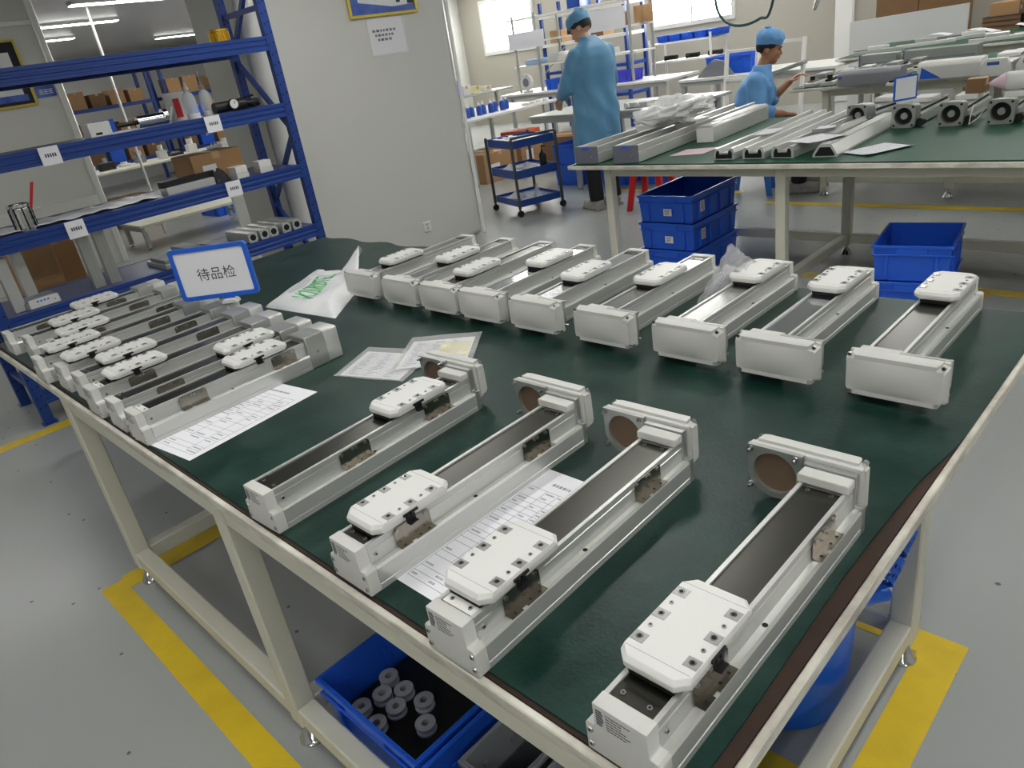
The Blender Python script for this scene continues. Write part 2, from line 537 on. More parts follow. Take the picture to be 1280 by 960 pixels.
def workbench(label, x0, y0, x1, y1, top, legs, M_top, rails=.11, lw=.055, front_rail=True):
    t = thing('workbench', label, 'workbench', (0, 0, 0))
    MB().box(x0 + .006, y0 + .006, top - .027, x1 - .006, y1 - .006, top - .004).build('tabletop', M_wood, t, smooth=0)
    e = .007
    for a in ((x0 - e, y0 - e, x1 + e, y0 + .005), (x0 - e, y1 - .005, x1 + e, y1 + e), (x0 - e, y0 + .005, x0 + .005, y1 - .005), (x1 - .005, y0 + .005, x1 + e, y1 - .005)):
        MB().box(a[0], a[1], top - .028, a[2], a[3], top - .004).build('edge_band', M_edge, t, bevel=.002)
    xs = sorted({l[0] for l in legs}); ys = sorted({l[1] for l in legs})
    h = lw / 2
    for (x, y) in legs:
        MB().box(x - h, y - h, .07, x + h, y + h, top - .0275).build('leg', M_cream, t, bevel=.004)
        f = MB(); bench_feet(f, x, y); f.build('levelling_foot', M_chrome, t)
    for y in ys:
        if front_rail or y != ys[0]: MB().box(xs[0] + h, y - h * .9, rails - h, xs[-1] - h, y + h * .9, rails + h).build('rail', M_cream, t, bevel=.004) if len(xs) == 2 else [MB().box(xs[i] + h, y - h * .9, rails - h, xs[i + 1] - h, y + h * .9, rails + h).build('rail', M_cream, t, bevel=.004) for i in range(len(xs) - 1)]
        MB().box(xs[0] + h, y - h * .8, top - .09, xs[-1] - h, y + h * .8, top - .0275).build('apron', M_cream, t, bevel=.003)
    for x in xs:
        if len(ys) > 1:
            MB().box(x - h * .9, ys[0] + h, rails - h, x + h * .9, ys[-1] - h, rails + h).build('rail', M_cream, t, bevel=.004)
            MB().box(x - h * .8, ys[0] + h, top - .09, x + h * .8, ys[-1] - h, top - .0275).build('apron', M_cream, t, bevel=.003)
    return t


BX0, BX1, BY0, BY1 = -3.45, -.289, .418, 1.975
workbench('long cream steel workbench under the green rubber mat full of linear modules', BX0, BY0, BX1, BY1, T, [(x, y) for x in (-2.60, -1.49, -.42) for y in (.447, 1.54)], M_wood)


def mat_fn(u, v):
    x = BX0 + .004 + u * (BX1 - BX0 - .03); y = BY0 + .012 + v * (BY1 - BY0 - .01)
    z = T
    if v > .97:
        y += .012 * sin(x * 21) * (1 if x < -2.2 else .3)
    if u < .33 and v > .93:
        z += .003 * max(0, sin(x * 17 + 1)) * (v - .93) / .07
    if u > .97:
        k = min(1, max(0, (y - 1.1) / .25))
        x += (.022 * k * k * (3 - 2 * k) - .003 * sin(y * 9) * (1 - k)) * (u - .97) / .03
    return (x, y, z)


mo = MB().grid(mat_fn, 96, 48, .0035).build('rubber_mat', M_mat)
tag(mo, 'dark green rubber mat covering the near workbench', 'mat')

# ---------------------------------------------------------------- linear modules
prof = [(-.051, 0), (.051, 0), (.051, .010), (.0495, .011), (.0495, .013), (.051, .014), (.051, .040), (.048, .0445), (.040, .0445), (.039, .0425), (.0375, .0425), (.0365, .046), (.0365, .068), (.035, .069), (.035, .071), (.0365, .072), (.0365, .0815), (.0300, .0815), (.0300, .0765)]
prof = prof + [(-x, z) for x, z in prof[::-1] if not (x == .051 and z == 0)][:-1]
prof = [(-.051, 0)] + [p for p in prof if p != (-.051, 0)]


def outline(w, h, c):
    return [(-w + c, 0), (w - c, 0), (w, c), (w, h), (w - .003, h)]


cap_prof = [(-.0518, .0005), (.0518, .0005), (.0518, .042), (.0485, .0465), (.0390, .0465), (.0372, .050), (.0372, .083), (-.0372, .083), (-.0372, .050), (-.0390, .0465), (-.0485, .0465), (-.0518, .042)]


def module_meshes(L):
    """shared meshes for a module whose extrusion runs to y = L"""
    d = {}
    d['base_extrusion'] = MB().prism(prof, 'y', .0225, L).mesh('base_extrusion', M_alu, smooth=20)
    d['front_cap'] = MB().prism(cap_prof, 'y', 0, .022).mesh('front_cap', M_cap, bevel=.0016, seg=2)
    sp = MB()
    return d


FOLD_L, INL_L = .545, .49
mm = {}
mm['base_f'] = MB().prism(prof, 'y', .0225, FOLD_L).mesh('base_extrusion', M_alu, smooth=20)
mm['base_i'] = MB().prism(prof, 'y', .0225, INL_L).mesh('base_extrusion', M_alu, smooth=20)
mm['cap'] = MB().prism(cap_prof, 'y', 0, .022).mesh('front_cap', M_cap, bevel=.0016, seg=2)
for k, M in (('strip', M_strip), ('stripm', M_stripm), ('stripl', M_stripl)):
    mm[k + '_f'] = MB().box(-.0295, .0235, .077, .0295, FOLD_L - .027, .0785).mesh('cover_strip', M, smooth=0)
    mm[k + '_i'] = MB().box(-.0295, .0235, .077, .0295, INL_L - .002, .0785).mesh('cover_strip', M, smooth=0)
mm['clamp_d'] = MB().box(-.029, .0245, .0786, .029, .048, .0798).mesh('clamp_plate', M_strip, smooth=0)
mm['clamp_w'] = MB().box(-.029, .0245, .0786, .029, .041, .0805).mesh('clamp_plate', M_benchw, smooth=0)


def screw_mb(c, axis, r=.0042, h=.003, hexr=.0019):
    s = MB(); c = Vector(c); a = Vector(axis)
    s.cyl(c, c + a * h, r, r * .9, 10)
    s.cur = 1
    s.cyl(c + a * h, c + a * (h + .0002), hexr, n=6)
    return s


mm['screw_z'] = screw_mb((0, 0, 0), (0, 0, 1), .0036, .0016).mesh('screw', [M_screw, M_dark])
mm['screw_y'] = screw_mb((0, 0, 0), (0, -1, 0), .0045, .002).mesh('screw', [M_screw, M_dark])
mm['screw_x'] = screw_mb((0, 0, 0), (1, 0, 0), .0034, .003).mesh('screw', [M_screw, M_dark])
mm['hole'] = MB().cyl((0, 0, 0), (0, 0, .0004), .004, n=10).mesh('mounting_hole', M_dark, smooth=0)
# printed data on the front cap
pr = MB()
rr = random.Random(3)
for i in range(7):
    z = .074 - i * .0036
    pr.box(-.033, -.0003, z, -.033 + rr.uniform(.008, .012), 0, z + .0022)
for i in range(6):
    z = .0735 - i * .0044; x = -.019; e = x + rr.uniform(.02, .036)
    while x < e:
        d_ = rr.uniform(.002, .006); pr.box(x, -.0003, z, min(x + d_, e), 0, z + .0013); x += d_ + .0008
mm['print'] = pr.mesh('printed_data', M_ink, smooth=0)
# carriage
CL, CW = .166, .0475


def car_loop(w, a, b, c, z):
    return [(-w + c, a, z), (w - c, a, z), (w, a + c, z), (w, b - c, z), (w - c, b, z), (-w + c, b, z), (-w, b - c, z), (-w, a + c, z)]


cm = MB()
cm.layers([car_loop(CW - .001, .002, CL - .002, .014, .0885), car_loop(CW, 0, CL, .014, .0935), car_loop(CW, 0, CL, .014, .0995), car_loop(CW - .0015, .0055, CL - .0055, .0145, .1055)])
mm['car'] = cm.mesh('carriage_plate', M_white, bevel=.0006, smooth=12)
mm['cargap'] = MB().box(-.031, .004, .0795, .031, CL - .004, .0884).mesh('carriage_gap_shade', M_dark, smooth=0)  # dark box painting in the shaded gap under the carriage
mm['seam'] = MB().box(-CW + .004, 0, .1056, CW - .004, .0006, .10565).mesh('seam', M_grey, smooth=0)
im = MB(); im.box(-.009, -.008, .1056, .009, .008, .1062); im.cur = 1
im.cyl((0, 0, .1062), (0, 0, .1072), .0045, .0042, 12); im.cur = 2; im.cyl((0, 0, .10725), (0, 0, .1074), .0026, n=10)
mm['insert'] = im.mesh('insert', [M_insert, M_chrome, M_dark])
pm = MB().cyl((0, 0, .1056), (0, 0, .1068), .0032, n=10); pm.cur = 1; pm.cyl((0, 0, .1068), (0, 0, .107), .0016, n=8)
mm['pin'] = pm.mesh('pin', [M_screw, M_dark])
fl = MB().box(.0476, .060, .082, .0505, .078, .1); fl.box(.0476, .056, .096, .0505, .086, .1005); fl.box(.0505, .060, .082, .058, .078, .084)
fl.cyl((.0505, .0645, .0965), (.053, .0645, .0965), .003, n=8); fl.cyl((.0505, .0735, .0965), (.053, .0735, .0965), .003, n=8)
mm['flag'] = fl.mesh('sensor_flag', M_black)
# sensor bracket: stainless L with slots and screws
br = MB()
br.prism([(0, .0452), (.076, .0452), (.076, .074), (.071, .079), (.005, .079), (0, .074)], 'x', .0380, .0390)
br.prism([(.0392, 0), (.0520, 0), (.0520, .024), (.0480, .024), (.0480, .033), (.0520, .033), (.0520, .076), (.0392, .076)], 'z', .0452, .0462)
br.cur = 1
for y in (.006, .034, .042, .066):
    br.cyl((.0390, y, .0735), (.0415, y, .0735), .0034, n=10)
br.cur = 2
for y, x in ((.012, .0462), (.045, .0455), (.064, .0462)):
    br.cyl((x, y, .0462), (x, y, .0464), .0024, n=8)
mm['bracket'] = br.mesh('sensor_bracket', [M_steel, M_screw, M_dark], smooth=0)
# folded end
mm['eblock'] = MB().prism([(-.0395, .0825), (.0395, .0825), (.0395, .0955), (.037, .0975), (-.037, .0975), (-.0395, .0955)], 'y', FOLD_L - .026, FOLD_L - .001).mesh('end_block', M_cap, bevel=.0012)
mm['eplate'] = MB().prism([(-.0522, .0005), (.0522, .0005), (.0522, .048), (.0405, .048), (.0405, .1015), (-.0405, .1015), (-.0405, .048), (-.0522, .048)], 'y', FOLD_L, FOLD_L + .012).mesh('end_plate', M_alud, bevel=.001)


def hous(x0, x1, z0, z1, c, y):
    return [(x0 + c, y, z0), (x1 - c, y, z0), (x1 - c, y, z0 + c * .55), (x1, y, z0 + c), (x1, y, z1 - c), (x1 - c, y, z1 - c * .55), (x1 - c, y, z1), (x0 + c, y, z1), (x0 + c, y, z1 - c * .55), (x0, y, z1 - c), (x0, y, z0 + c), (x0 + c, y, z0 + c * .55)]


HX0, HX1, HZ0, HZ1 = -.137, .045, .018, .110
hp = MB().layers([[(HX0, FOLD_L + .0125, HZ0 + .004), (HX1, FOLD_L + .0125, HZ0 + .004), (HX1, FOLD_L + .0125, HZ1 - .003), (HX0, FOLD_L + .0125, HZ1 - .003)], [(HX0 + .001, FOLD_L + .022, HZ0 + .002), (HX1 - .001, FOLD_L + .022, HZ0 + .002), (HX1 - .001, FOLD_L + .022, HZ1 - .003), (HX0 + .001, FOLD_L + .022, HZ1 - .003)]])
mm['hplate'] = hp.mesh('housing_plate', M_cap, bevel=.001)
hm = MB()
ys = (FOLD_L + .0222, FOLD_L + .040)
hm.layers([hous(HX0 - .001, HX1 + .001, HZ0 - .001, HZ1 + .001, .011, ys[0]), hous(HX0, HX1, HZ0, HZ1, .012, ys[1]), hous(HX0 + .003, HX1 - .003, HZ0 + .003, HZ1 - .003, .014, FOLD_L + .0475)])
# bulging outer face
zc = (HZ0 + HZ1) / 2


def face_fn(u, v):
    x = HX0 + .0045 + u * (HX1 - HX0 - .009); z = HZ0 + .012 + v * (HZ1 - HZ0 - .024)
    return (x, FOLD_L + .0474 + .006 * (1 - (2 * u - 1) ** 2) * (1 - (2 * v - 1) ** 4), z)


hm.grid(face_fn, 12, 4)
mm['hcover'] = hm.mesh('housing_cover', M_cap, smooth=32)
# motor flange with its open bore
mx_, mz_ = -.0905, .063
fm = MB(); n = 32; a_ = FOLD_L + .004; b_ = FOLD_L + .0124
ri = .037
sq = []
for i in range(n):
    t = 2 * pi * i / n; cx, sz_ = cos(t), sin(t); k = min(1 / max(abs(cx), 1e-6), 1 / max(abs(sz_), 1e-6))
    X, Z = mx_ + cx * k * .0462, mz_ + sz_ * k * .0445
    if sz_ < -.3: # rounded lower half
        X, Z = mx_ + cx * .0475, mz_ + sz_ * .0475
    X = min(X, -.0413)
    sq.append((X, max(Z, .0145)))
ci = [(mx_ + ri * cos(2 * pi * i / n), mz_ + ri * sin(2 * pi * i / n)) for i in range(n)]
V = [(x, a_, z) for x, z in sq] + [(x, a_, z) for x, z in ci] + [(x, b_, z) for x, z in sq] + [(x, b_, z) for x, z in ci]
Fc = []
for i in range(n):
    j = (i + 1) % n
    Fc += [(i, j, n + j, n + i), (2 * n + j, 2 * n + i, 3 * n + i, 3 * n + j), (j, i, 2 * n + i, 2 * n + j), (n + i, n + j, 3 * n + j, 3 * n + i)]
fm._add(V, Fc)
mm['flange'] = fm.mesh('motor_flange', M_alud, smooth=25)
mm['bore'] = MB().cyl((mx_, b_ - .0001, mz_), (mx_, b_ - .0006, mz_), ri, n=32).mesh('bore_cover', M_brown)
mm['stud'] = MB().cyl((0, 0, 0), (0, -.011, 0), .0026, n=8).cyl((0, 0, 0), (0, -.004, 0), .0052, n=8).mesh('stud', M_screw)
# inline end
mm['coupling'] = MB().prism([(-.0495, .0005), (.0495, .0005), (.0495, .06), (.043, .094), (-.043, .094), (-.0495, .06)], 'y', INL_L + .0005, INL_L + .062).mesh('coupling_housing', M_alud, bevel=.0012)
mm['motorend'] = MB().prism([(-.046, .001), (.046, .001), (.046, .092), (.040, .096), (-.040, .096), (-.046, .092)], 'y', INL_L + .0625, INL_L + .11).mesh('motor_mount', M_alu, bevel=.0012)
mm['plug'] = MB().cyl((.0495, INL_L + .03, .045), (.0503, INL_L + .03, .045), .004, n=10).mesh('side_plug', M_grey)


def P(name, key, root, loc=None):
    o = link(name, mm[key], root)
    if loc: o.location = loc
    return o


def module(label, group, loc, rz, folded, car_y, strip, clamp, brackets):
    t = thing('linear_module', label, 'linear module', loc, rz, group)
    s = '_f' if folded else '_i'
    P('base_extrusion', 'base' + s, t); cp = P('front_cap', 'cap', t)
    P('printed_data', 'print', cp)
    for x in (-.045, .045):
        for z in (.012, .035):
            P('screw', 'screw_y', cp, (x, .0002, z))
    P('cover_strip', strip + s, t)
    c = P('clamp_plate', clamp, t)
    for x in (-.018, .018):
        P('screw', 'screw_z', c, (x, .034, .08))
    P('mounting_hole', 'hole', t, (.0435, .25, .0445)); P('mounting_hole', 'hole', t, (.0435, .42, .0445)); P('mounting_hole', 'hole', t, (-.0435, .25, .0445))
    P('screw', 'screw_x', t, (.0365, .035, .058))
    ca = P('carriage_plate', 'car', t, (0, car_y, 0))
    P('carriage_gap_shade', 'cargap', ca)
    P('seam', 'seam', ca, (0, .019, 0)); P('seam', 'seam', ca, (0, CL - .019, 0))
    for x in (-.036, .036):
        for y in (.037, .083, .129):
            P('insert', 'insert', ca, (x, y, 0))
        for y in (.06, .106):
            P('pin', 'pin', ca, (x, y, 0))
    P('sensor_flag', 'flag', ca)
    for b in brackets:
        P('sensor_bracket', 'bracket', t, (0, b, 0))
    if folded:
        e = P('end_block', 'eblock', t); P('end_plate', 'eplate', t)
        P('housing_plate', 'hplate', t); h = P('housing_cover', 'hcover', t)
        for x, z in ((HX0 + .006, HZ1 - .006), (HX1 - .006, HZ1 - .006)):
            o = P('screw', 'screw_y', h, (x, FOLD_L + .0405, z)); o.rotation_euler = (0, 0, pi)
        f = P('motor_flange', 'flange', t); P('bore_cover', 'bore', f)
        for x, z in ((-.040, .038), (-.040, -.032), (.036, .038)):
            P('stud', 'stud', f, (mx_ + x, a_, mz_ + z))
        for x in (-.018, .018):
            P('screw', 'screw_z', t, (x, FOLD_L - .0345, .0786))
    else:
        c = P('coupling_housing', 'coupling', t); P('side_plug', 'plug', c); P('motor_mount', 'motorend', t)
    return t


GN = 'folded-motor modules in the near row'
near = [
    (-1.236, .424, 2.2, .735 - .424, 'clamp_d', (.17, .40), 'near-row module in front of the document bags, carriage at its motor end'),
    (-.936, .424, 0.0, .462 - .424, 'clamp_d', (.075, .385), 'near-row module left of the printed sheet with carriage at its label end'),
    (-.671, .412, 1.0, .449 - .412, 'clamp_w', (.075, .395), 'near-row module right of the printed sheet with a white clamp plate'),
    (-.386, .420, 0.0, .478 - .420, 'clamp_d', (.09, .40), 'module at the bench corner with brown paper in its motor bore, nearest of all')]
for x, y, a, cy, cl, b, lab in near:
    module(lab, GN, (x, y, T), radians(a), True, cy, 'strip', cl, b)

GL = 'inline modules packed on the left of the bench'
lefts = [(-3.217, .436, .686), (-3.048, .464, .56), (-2.869, .50, .535), (-2.716, .413, .454), (-2.536, .434, .46), (-2.376, .439, .515), (-2.207, .421, .479), (-2.035, .425, .739), (-1.893, .426, .70)]
ords = ['ninth', 'eighth', 'seventh', 'sixth', 'fifth', 'fourth', 'third', 'second', 'first']
extra = [', at the rack end', '', ', set back from the edge', '', '', '', ', carriage by its label end', ', carriage mid-length', ', lying on the form']
for i, (x, y, c) in enumerate(lefts):
    module('%s inline module counted from the printed form%s' % (ords[i], extra[i]), GL, (x, y, T + (.0006 if i == 8 else 0)), radians(1.2 if i == 8 else .6), False, c - y, 'strip', 'clamp_w' if i in (4, 6, 8) else 'clamp_d', (.10, .36) if i < 7 else (.11, .38))

GF = 'folded-motor modules in the far row'
fars = [(-2.205 - .0, 1.476 + .05, 'stripm'), (-2.058, 1.612, 'stripm'), (-1.850, 1.518, 'strip'), (-1.655, 1.675, 'stripl'), (-1.436, 1.597, 'stripl'), (-1.192, 1.637, 'stripm'), (-.944, 1.739, 'stripm'), (-.722, 1.732, 'stripl'), (-.481, 1.757, 'strip')]  # strip tone per module stands in for what its cover reflects
fo = ['first', 'second', 'third', 'fourth', 'fifth', 'sixth', 'seventh', 'eighth', 'ninth']
fe = [', beside the white bag', '', '', '', ', long bright cover', ', left of the leaning film bag', ', right of the leaning film bag', ', with mirror-bright cover strip', ', at the right bench corner']
fx = [-2.285, -2.055, -1.850, -1.656, -1.436, -1.192, -.944, -.722, -.480]
for i, (x, y, s) in enumerate(fars):
    Yb = 1.963
    module('%s far-row module from the column%s' % (fo[i], fe[i]), GF, (fx[i], Yb, T), pi, True, min(Yb - (y + CL), .30), s, 'clamp_d', (.09,) if i in (8, 3) else ())

# ---------------------------------------------------------------- papers, bags, sign on the near bench
Z1 = T + .0004


def sheet(name, label, corners, z, group=None, rows=14, seed=1, curl=.0, grid_cols=(0, .3, .5, .8, 1), cat='paper', logo=True):
    """corners: 4 xy, order: origin, +u, +u+v, +v"""
    A, B, C_, D = [Vector((*c, 0)) for c in corners]
    r = random.Random(seed)

    def at(u, v, dz=0):
        p = (A * (1 - u) + B * u) * (1 - v) + (D * (1 - u) + C_ * u) * v
        return (p.x, p.y, z + dz + curl * (max(0, u - .8) ** 2 + max(0, .15 - v) ** 2))
    o = MB().grid(lambda u, v: at(u, v, .0003), 8, 8, .0003).build(name, M_paper)
    tag(o, label, cat, group)
    mb = MB()

    def line(u0, v0, u1, v1, w=.0028):
        if abs(u1 - u0) > abs(v1 - v0):
            q = [at(u0, v0 - w / 2, .00045), at(u1, v0 - w / 2, .00045), at(u1, v0 + w / 2, .00045), at(u0, v0 + w / 2, .00045)]
        else:
            q = [at(u0 - w / 2, v0, .00045), at(u0 + w / 2, v0, .00045), at(u0 + w / 2, v1, .00045), at(u0 - w / 2, v1, .00045)]
        mb._add(q, [(0, 1, 2, 3)])
    u0, u1, v0, v1 = .08, .92, .05, .84
    for i in range(rows + 1):
        v = v0 + (v1 - v0) * i / rows
        if r.random() < .85 or i in (0, rows): line(u0, v, u1, v)
    for k in grid_cols:
        u = u0 + (u1 - u0) * k
        line(u, v0 if k in (0, 1) else v0 + .2 * r.random(), u, v1, .006)
    for i in range(rows):
        v = v0 + (v1 - v0) * (i + .5) / rows
        for k in grid_cols[:-1]:
            if r.random() < .55:
                u = u0 + (u1 - u0) * k + .02; e = u + r.uniform(.05, .14)
                while u < e:
                    d_ = r.uniform(.008, .02); line(u, v, u + d_, v, .012); u += d_ + .006
    u = .3
    while u < .7:
        d_ = r.uniform(.015, .04); line(u, .9, u + d_, .9, .02); u += d_ + .012
    mb.build('printed_lines', M_ink2, o, smooth=0, fix=False)
    return o


sheet('printed_form', 'white printed test form lying under the first inline module', [(-1.872 - .05, .424), (-1.658, .455), (-1.698, .833), (-1.95, .80)], T + .0001, seed=5, rows=18)
sheet('printed_sheet', 'white printed check sheet between two near-row modules', [(-.895, .476), (-.722, .476), (-.722, .86), (-.895, .86)], T, seed=9, rows=20, curl=0)


def docbag(label, quad, zz, seed, slip=None):
    """clear zip bag with a folded paper inside"""
    t = thing('document_bag', label, 'document bag', (0, 0, 0), 0, 'clear bags of test papers on the mat')
    A, B, C_, D = [Vector((*c, 0)) for c in quad]

    def at(u, v, z):
        p = (A * (1 - u) + B * u) * (1 - v) + (D * (1 - u) + C_ * u) * v
        return (p.x, p.y, z)
    MB().grid(lambda u, v: at(.06 + u * .86, .06 + v * .80, zz + .0006), 4, 4, .0005).build('paper', M_paper, t)
    mb = MB(); r = random.Random(seed)
    for i in range(16):
        v = .10 + i * .045
        mb._add([at(.1, v, zz + .0011), at(.88, v, zz + .0011), at(.88, v + .004, zz + .0011), at(.1, v + .004, zz + .0011)], [(0, 1, 2, 3)])
        for k in range(3):
            u = .12 + k * .25 + r.random() * .05; e = u + r.uniform(.04, .14)
            mb._add([at(u, v + .012, zz + .0011), at(e, v + .012, zz + .0011), at(e, v + .026, zz + .0011), at(u, v + .026, zz + .0011)], [(0, 1, 2, 3)])
    mb.build('printed_lines', M_grey, t, smooth=0, fix=False)
    if slip:
        MB().grid(lambda u, v: at(slip[0] + u * (slip[2] - slip[0]), slip[1] + v * (slip[3] - slip[1]), zz + .0016), 2, 2, .0004).build('slip', M_yel, t)['label'] = 'pale yellow slip'
    MB().grid(lambda u, v: at(u, v, zz + .0026 + .0012 * sin(u * 9) * sin(v * 11 + 1)), 24, 24, .0004).build('clear_sleeve', M_clear, t)
    return t


docbag('clear bag of test papers lying flat behind the first near-row module', [(-1.745, .915), (-1.515, .985), (-1.60, 1.17), (-1.83, 1.10)], T + .0002, 2, (.62, .55, .9, .98))
docbag('clear zip bag overlapping another, yellow slip inside', [(-1.60, 1.005), (-1.425, 1.155), (-1.565, 1.33), (-1.745, 1.205)], T + .0042, 4, (.5, .3, .9, .72))

# white plastic bag with green lettering, crumpled
bt = thing('plastic_bag', 'crumpled white plastic bag with green lettering beside the far row', 'bag')
A_, B_, C2, D_ = Vector((-2.615, 1.175)), Vector((-2.865, 1.56)), Vector((-2.52, 1.60)), Vector((-2.19, 1.215))


def bag_at(u, v, top=True):
    p = (A_ * (1 - v) + B_ * v) * (1 - u) + (D_ * (1 - v) + C2 * v) * u
    e = min(u, 1 - u, v, 1 - v)
    puff = min(1, e / .18) ** .6 if e > 0 else 0
    z = T + .001 + (.026 * puff + .005 * sin(u * 7 + v * 5) * puff + .003 * sin(u * 17 - v * 13) * puff if top else 0)
    if top:
        k = max(0, 1 - hypot((u - 1) / .42, (v - .93) / .34))
        z += .125 * k ** 1.25
        p = p + Vector((-.05, .03)) * k
        if v > .9: p = p + Vector((0, .012 * sin(u * 16)))
    return (p.x, p.y, max(z, T + .001))


bm_ = MB().grid(lambda u, v: bag_at(u, v), 40, 40)
bm_.grid(lambda u, v: (lambda q: (q[0], q[1], T + .0006))(bag_at(u, v)), 8, 8)
bo = bm_.build('bag_film', M_bag, bt, smooth=60)
tm = text_mesh('VOSRBTEL', .095, M_green, 'green_lettering')
bt_w = max(v.co.x for v in tm.vertices) - min(v.co.x for v in tm.vertices)
for v in tm.vertices:
    # text runs along v (towards the column), its height along u
    vv = .46 + (v.co.x / bt_w) * .60; uu = .47 - v.co.y * 4.6
    q = bag_at(uu, vv); v.co = (q[0], q[1], q[2] + .0025)
lo = link('green_lettering', tm, bt)
dm = MB()
for k in range(3):
    for j in range(12):
        v0 = .22 + j * .035; u0 = .17 + k * .035
        q = [bag_at(u0, v0), bag_at(u0 + .012, v0), bag_at(u0 + .012, v0 + .022), bag_at(u0, v0 + .022)]
        dm._add([(a, b, c + .002) for a, b, c in q], [(0, 1, 2, 3)])
dm.build('small_print', M_grey, bt, smooth=0, fix=False)

# film bag leaning between two far-row modules
fb = thing('film_bag', 'crinkled clear film bag of papers leaning between two far-row modules', 'bag')
fa, fbp, fc, fd = pz(868, 384, T + .006), pz(900, 374, T + .012), py(942, 326, 1.80), py(913, 304, 1.80)


def fbag(u, v, off=0.0):
    p = (fa * (1 - u) + fbp * u) * (1 - v) + (fd * (1 - u) + fc * u) * v
    w_ = sin(u * pi) ** .7 * sin(min(1, v * 1.02) * pi) ** .5
    return (p.x + .003 * sin(v * 31 + u * 9), p.y + off * w_ + .0035 * sin(v * 19 + u * 11) * w_ + .002 * sin(u * 37 - v * 8), p.z + .002 * sin(u * 25))


MB().grid(lambda u, v: fbag(.18 + u * .64, .06 + v * .66, .002), 3, 10).build('folded_paper', M_paper, fb, fix=False)
MB().grid(lambda u, v: fbag(u, v, -.010), 16, 24).grid(lambda u, v: fbag(u, v, .014), 16, 24).build('clear_film', M_film, fb, fix=False, smooth=50)

# blue-framed sign on its clip stand
zs = .886
sb = pz(290, 378, zs)
sg = thing('inspection_sign', 'blue-framed white sign with Chinese characters among the inline modules', 'sign', (sb.x, sb.y + .0, zs + .0015))
hd = _ray(-6572, 1272); hd = Vector((-hd.x, -hd.y, 0)).normalized()
if hd.x * R[0][0] + hd.y * R[0][1] < 0: hd = -hd
sg.rotation_euler = (0, 0, math.atan2(hd.y, hd.x))
W2, H0, H1, fw = .1415, .022, .206, .015
cx = -.028


def rrect(x0, x1, z0, z1, r, n=5):
    pts = []
    for (cx_, cz_, a0) in ((x1 - r, z0 + r, -90), (x1 - r, z1 - r, 0), (x0 + r, z1 - r, 90), (x0 + r, z0 + r, 180)):
        pts += [(cx_ + r * cos(radians(a0 + 90 * i / n)), cz_ + r * sin(radians(a0 + 90 * i / n))) for i in range(n + 1)]
    return pts


o_ = rrect(cx - W2, cx + W2, H0, H1, .014); i_ = rrect(cx - W2 + fw, cx + W2 - fw, H0 + fw, H1 - fw, .007)
n = len(o_)
fr = MB()
V = [(x, -.006, z) for x, z in o_] + [(x, -.006, z) for x, z in i_] + [(x, .006, z) for x, z in o_] + [(x, .006, z) for x, z in i_]
Fs = []
for i in range(n):
    j = (i + 1) % n
    Fs += [(i, j, n + j, n + i), (2 * n + j, 2 * n + i, 3 * n + i, 3 * n + j), (j, i, 2 * n + i, 2 * n + j), (n + i, n + j, 3 * n + j, 3 * n + i)]
fr._add(V, Fs)
fr.box(cx + .005, -.005, .0165, cx + .045, .005, .0225)
fr.build('sign_frame', M_sign, sg)
MB().prism([(x * .999, z) for x, z in rrect(cx - W2 + fw - .002, cx + W2 - fw + .002, H0 + fw - .002, H1 - fw + .002, .007)], 'y', -.002, .002).build('sign_sheet', M_paper, sg, smooth=0)
tx = text_mesh('\u5f85\u54c1\u68c0', .047, M_ink, 'sign_characters')
for v in tx.vertices:
    v.co = (v.co.x + cx + .008, -.0026, v.co.y + (H0 + H1) / 2 - .008)
link('sign_characters', tx, sg)
MB().prism([(-.03, 0), (.03, 0), (.026, .012), (.012, .0165), (-.016, .0165), (-.028, .012)], 'y', -.016, .016).build('clip_stand', M_white, sg, bevel=.002)


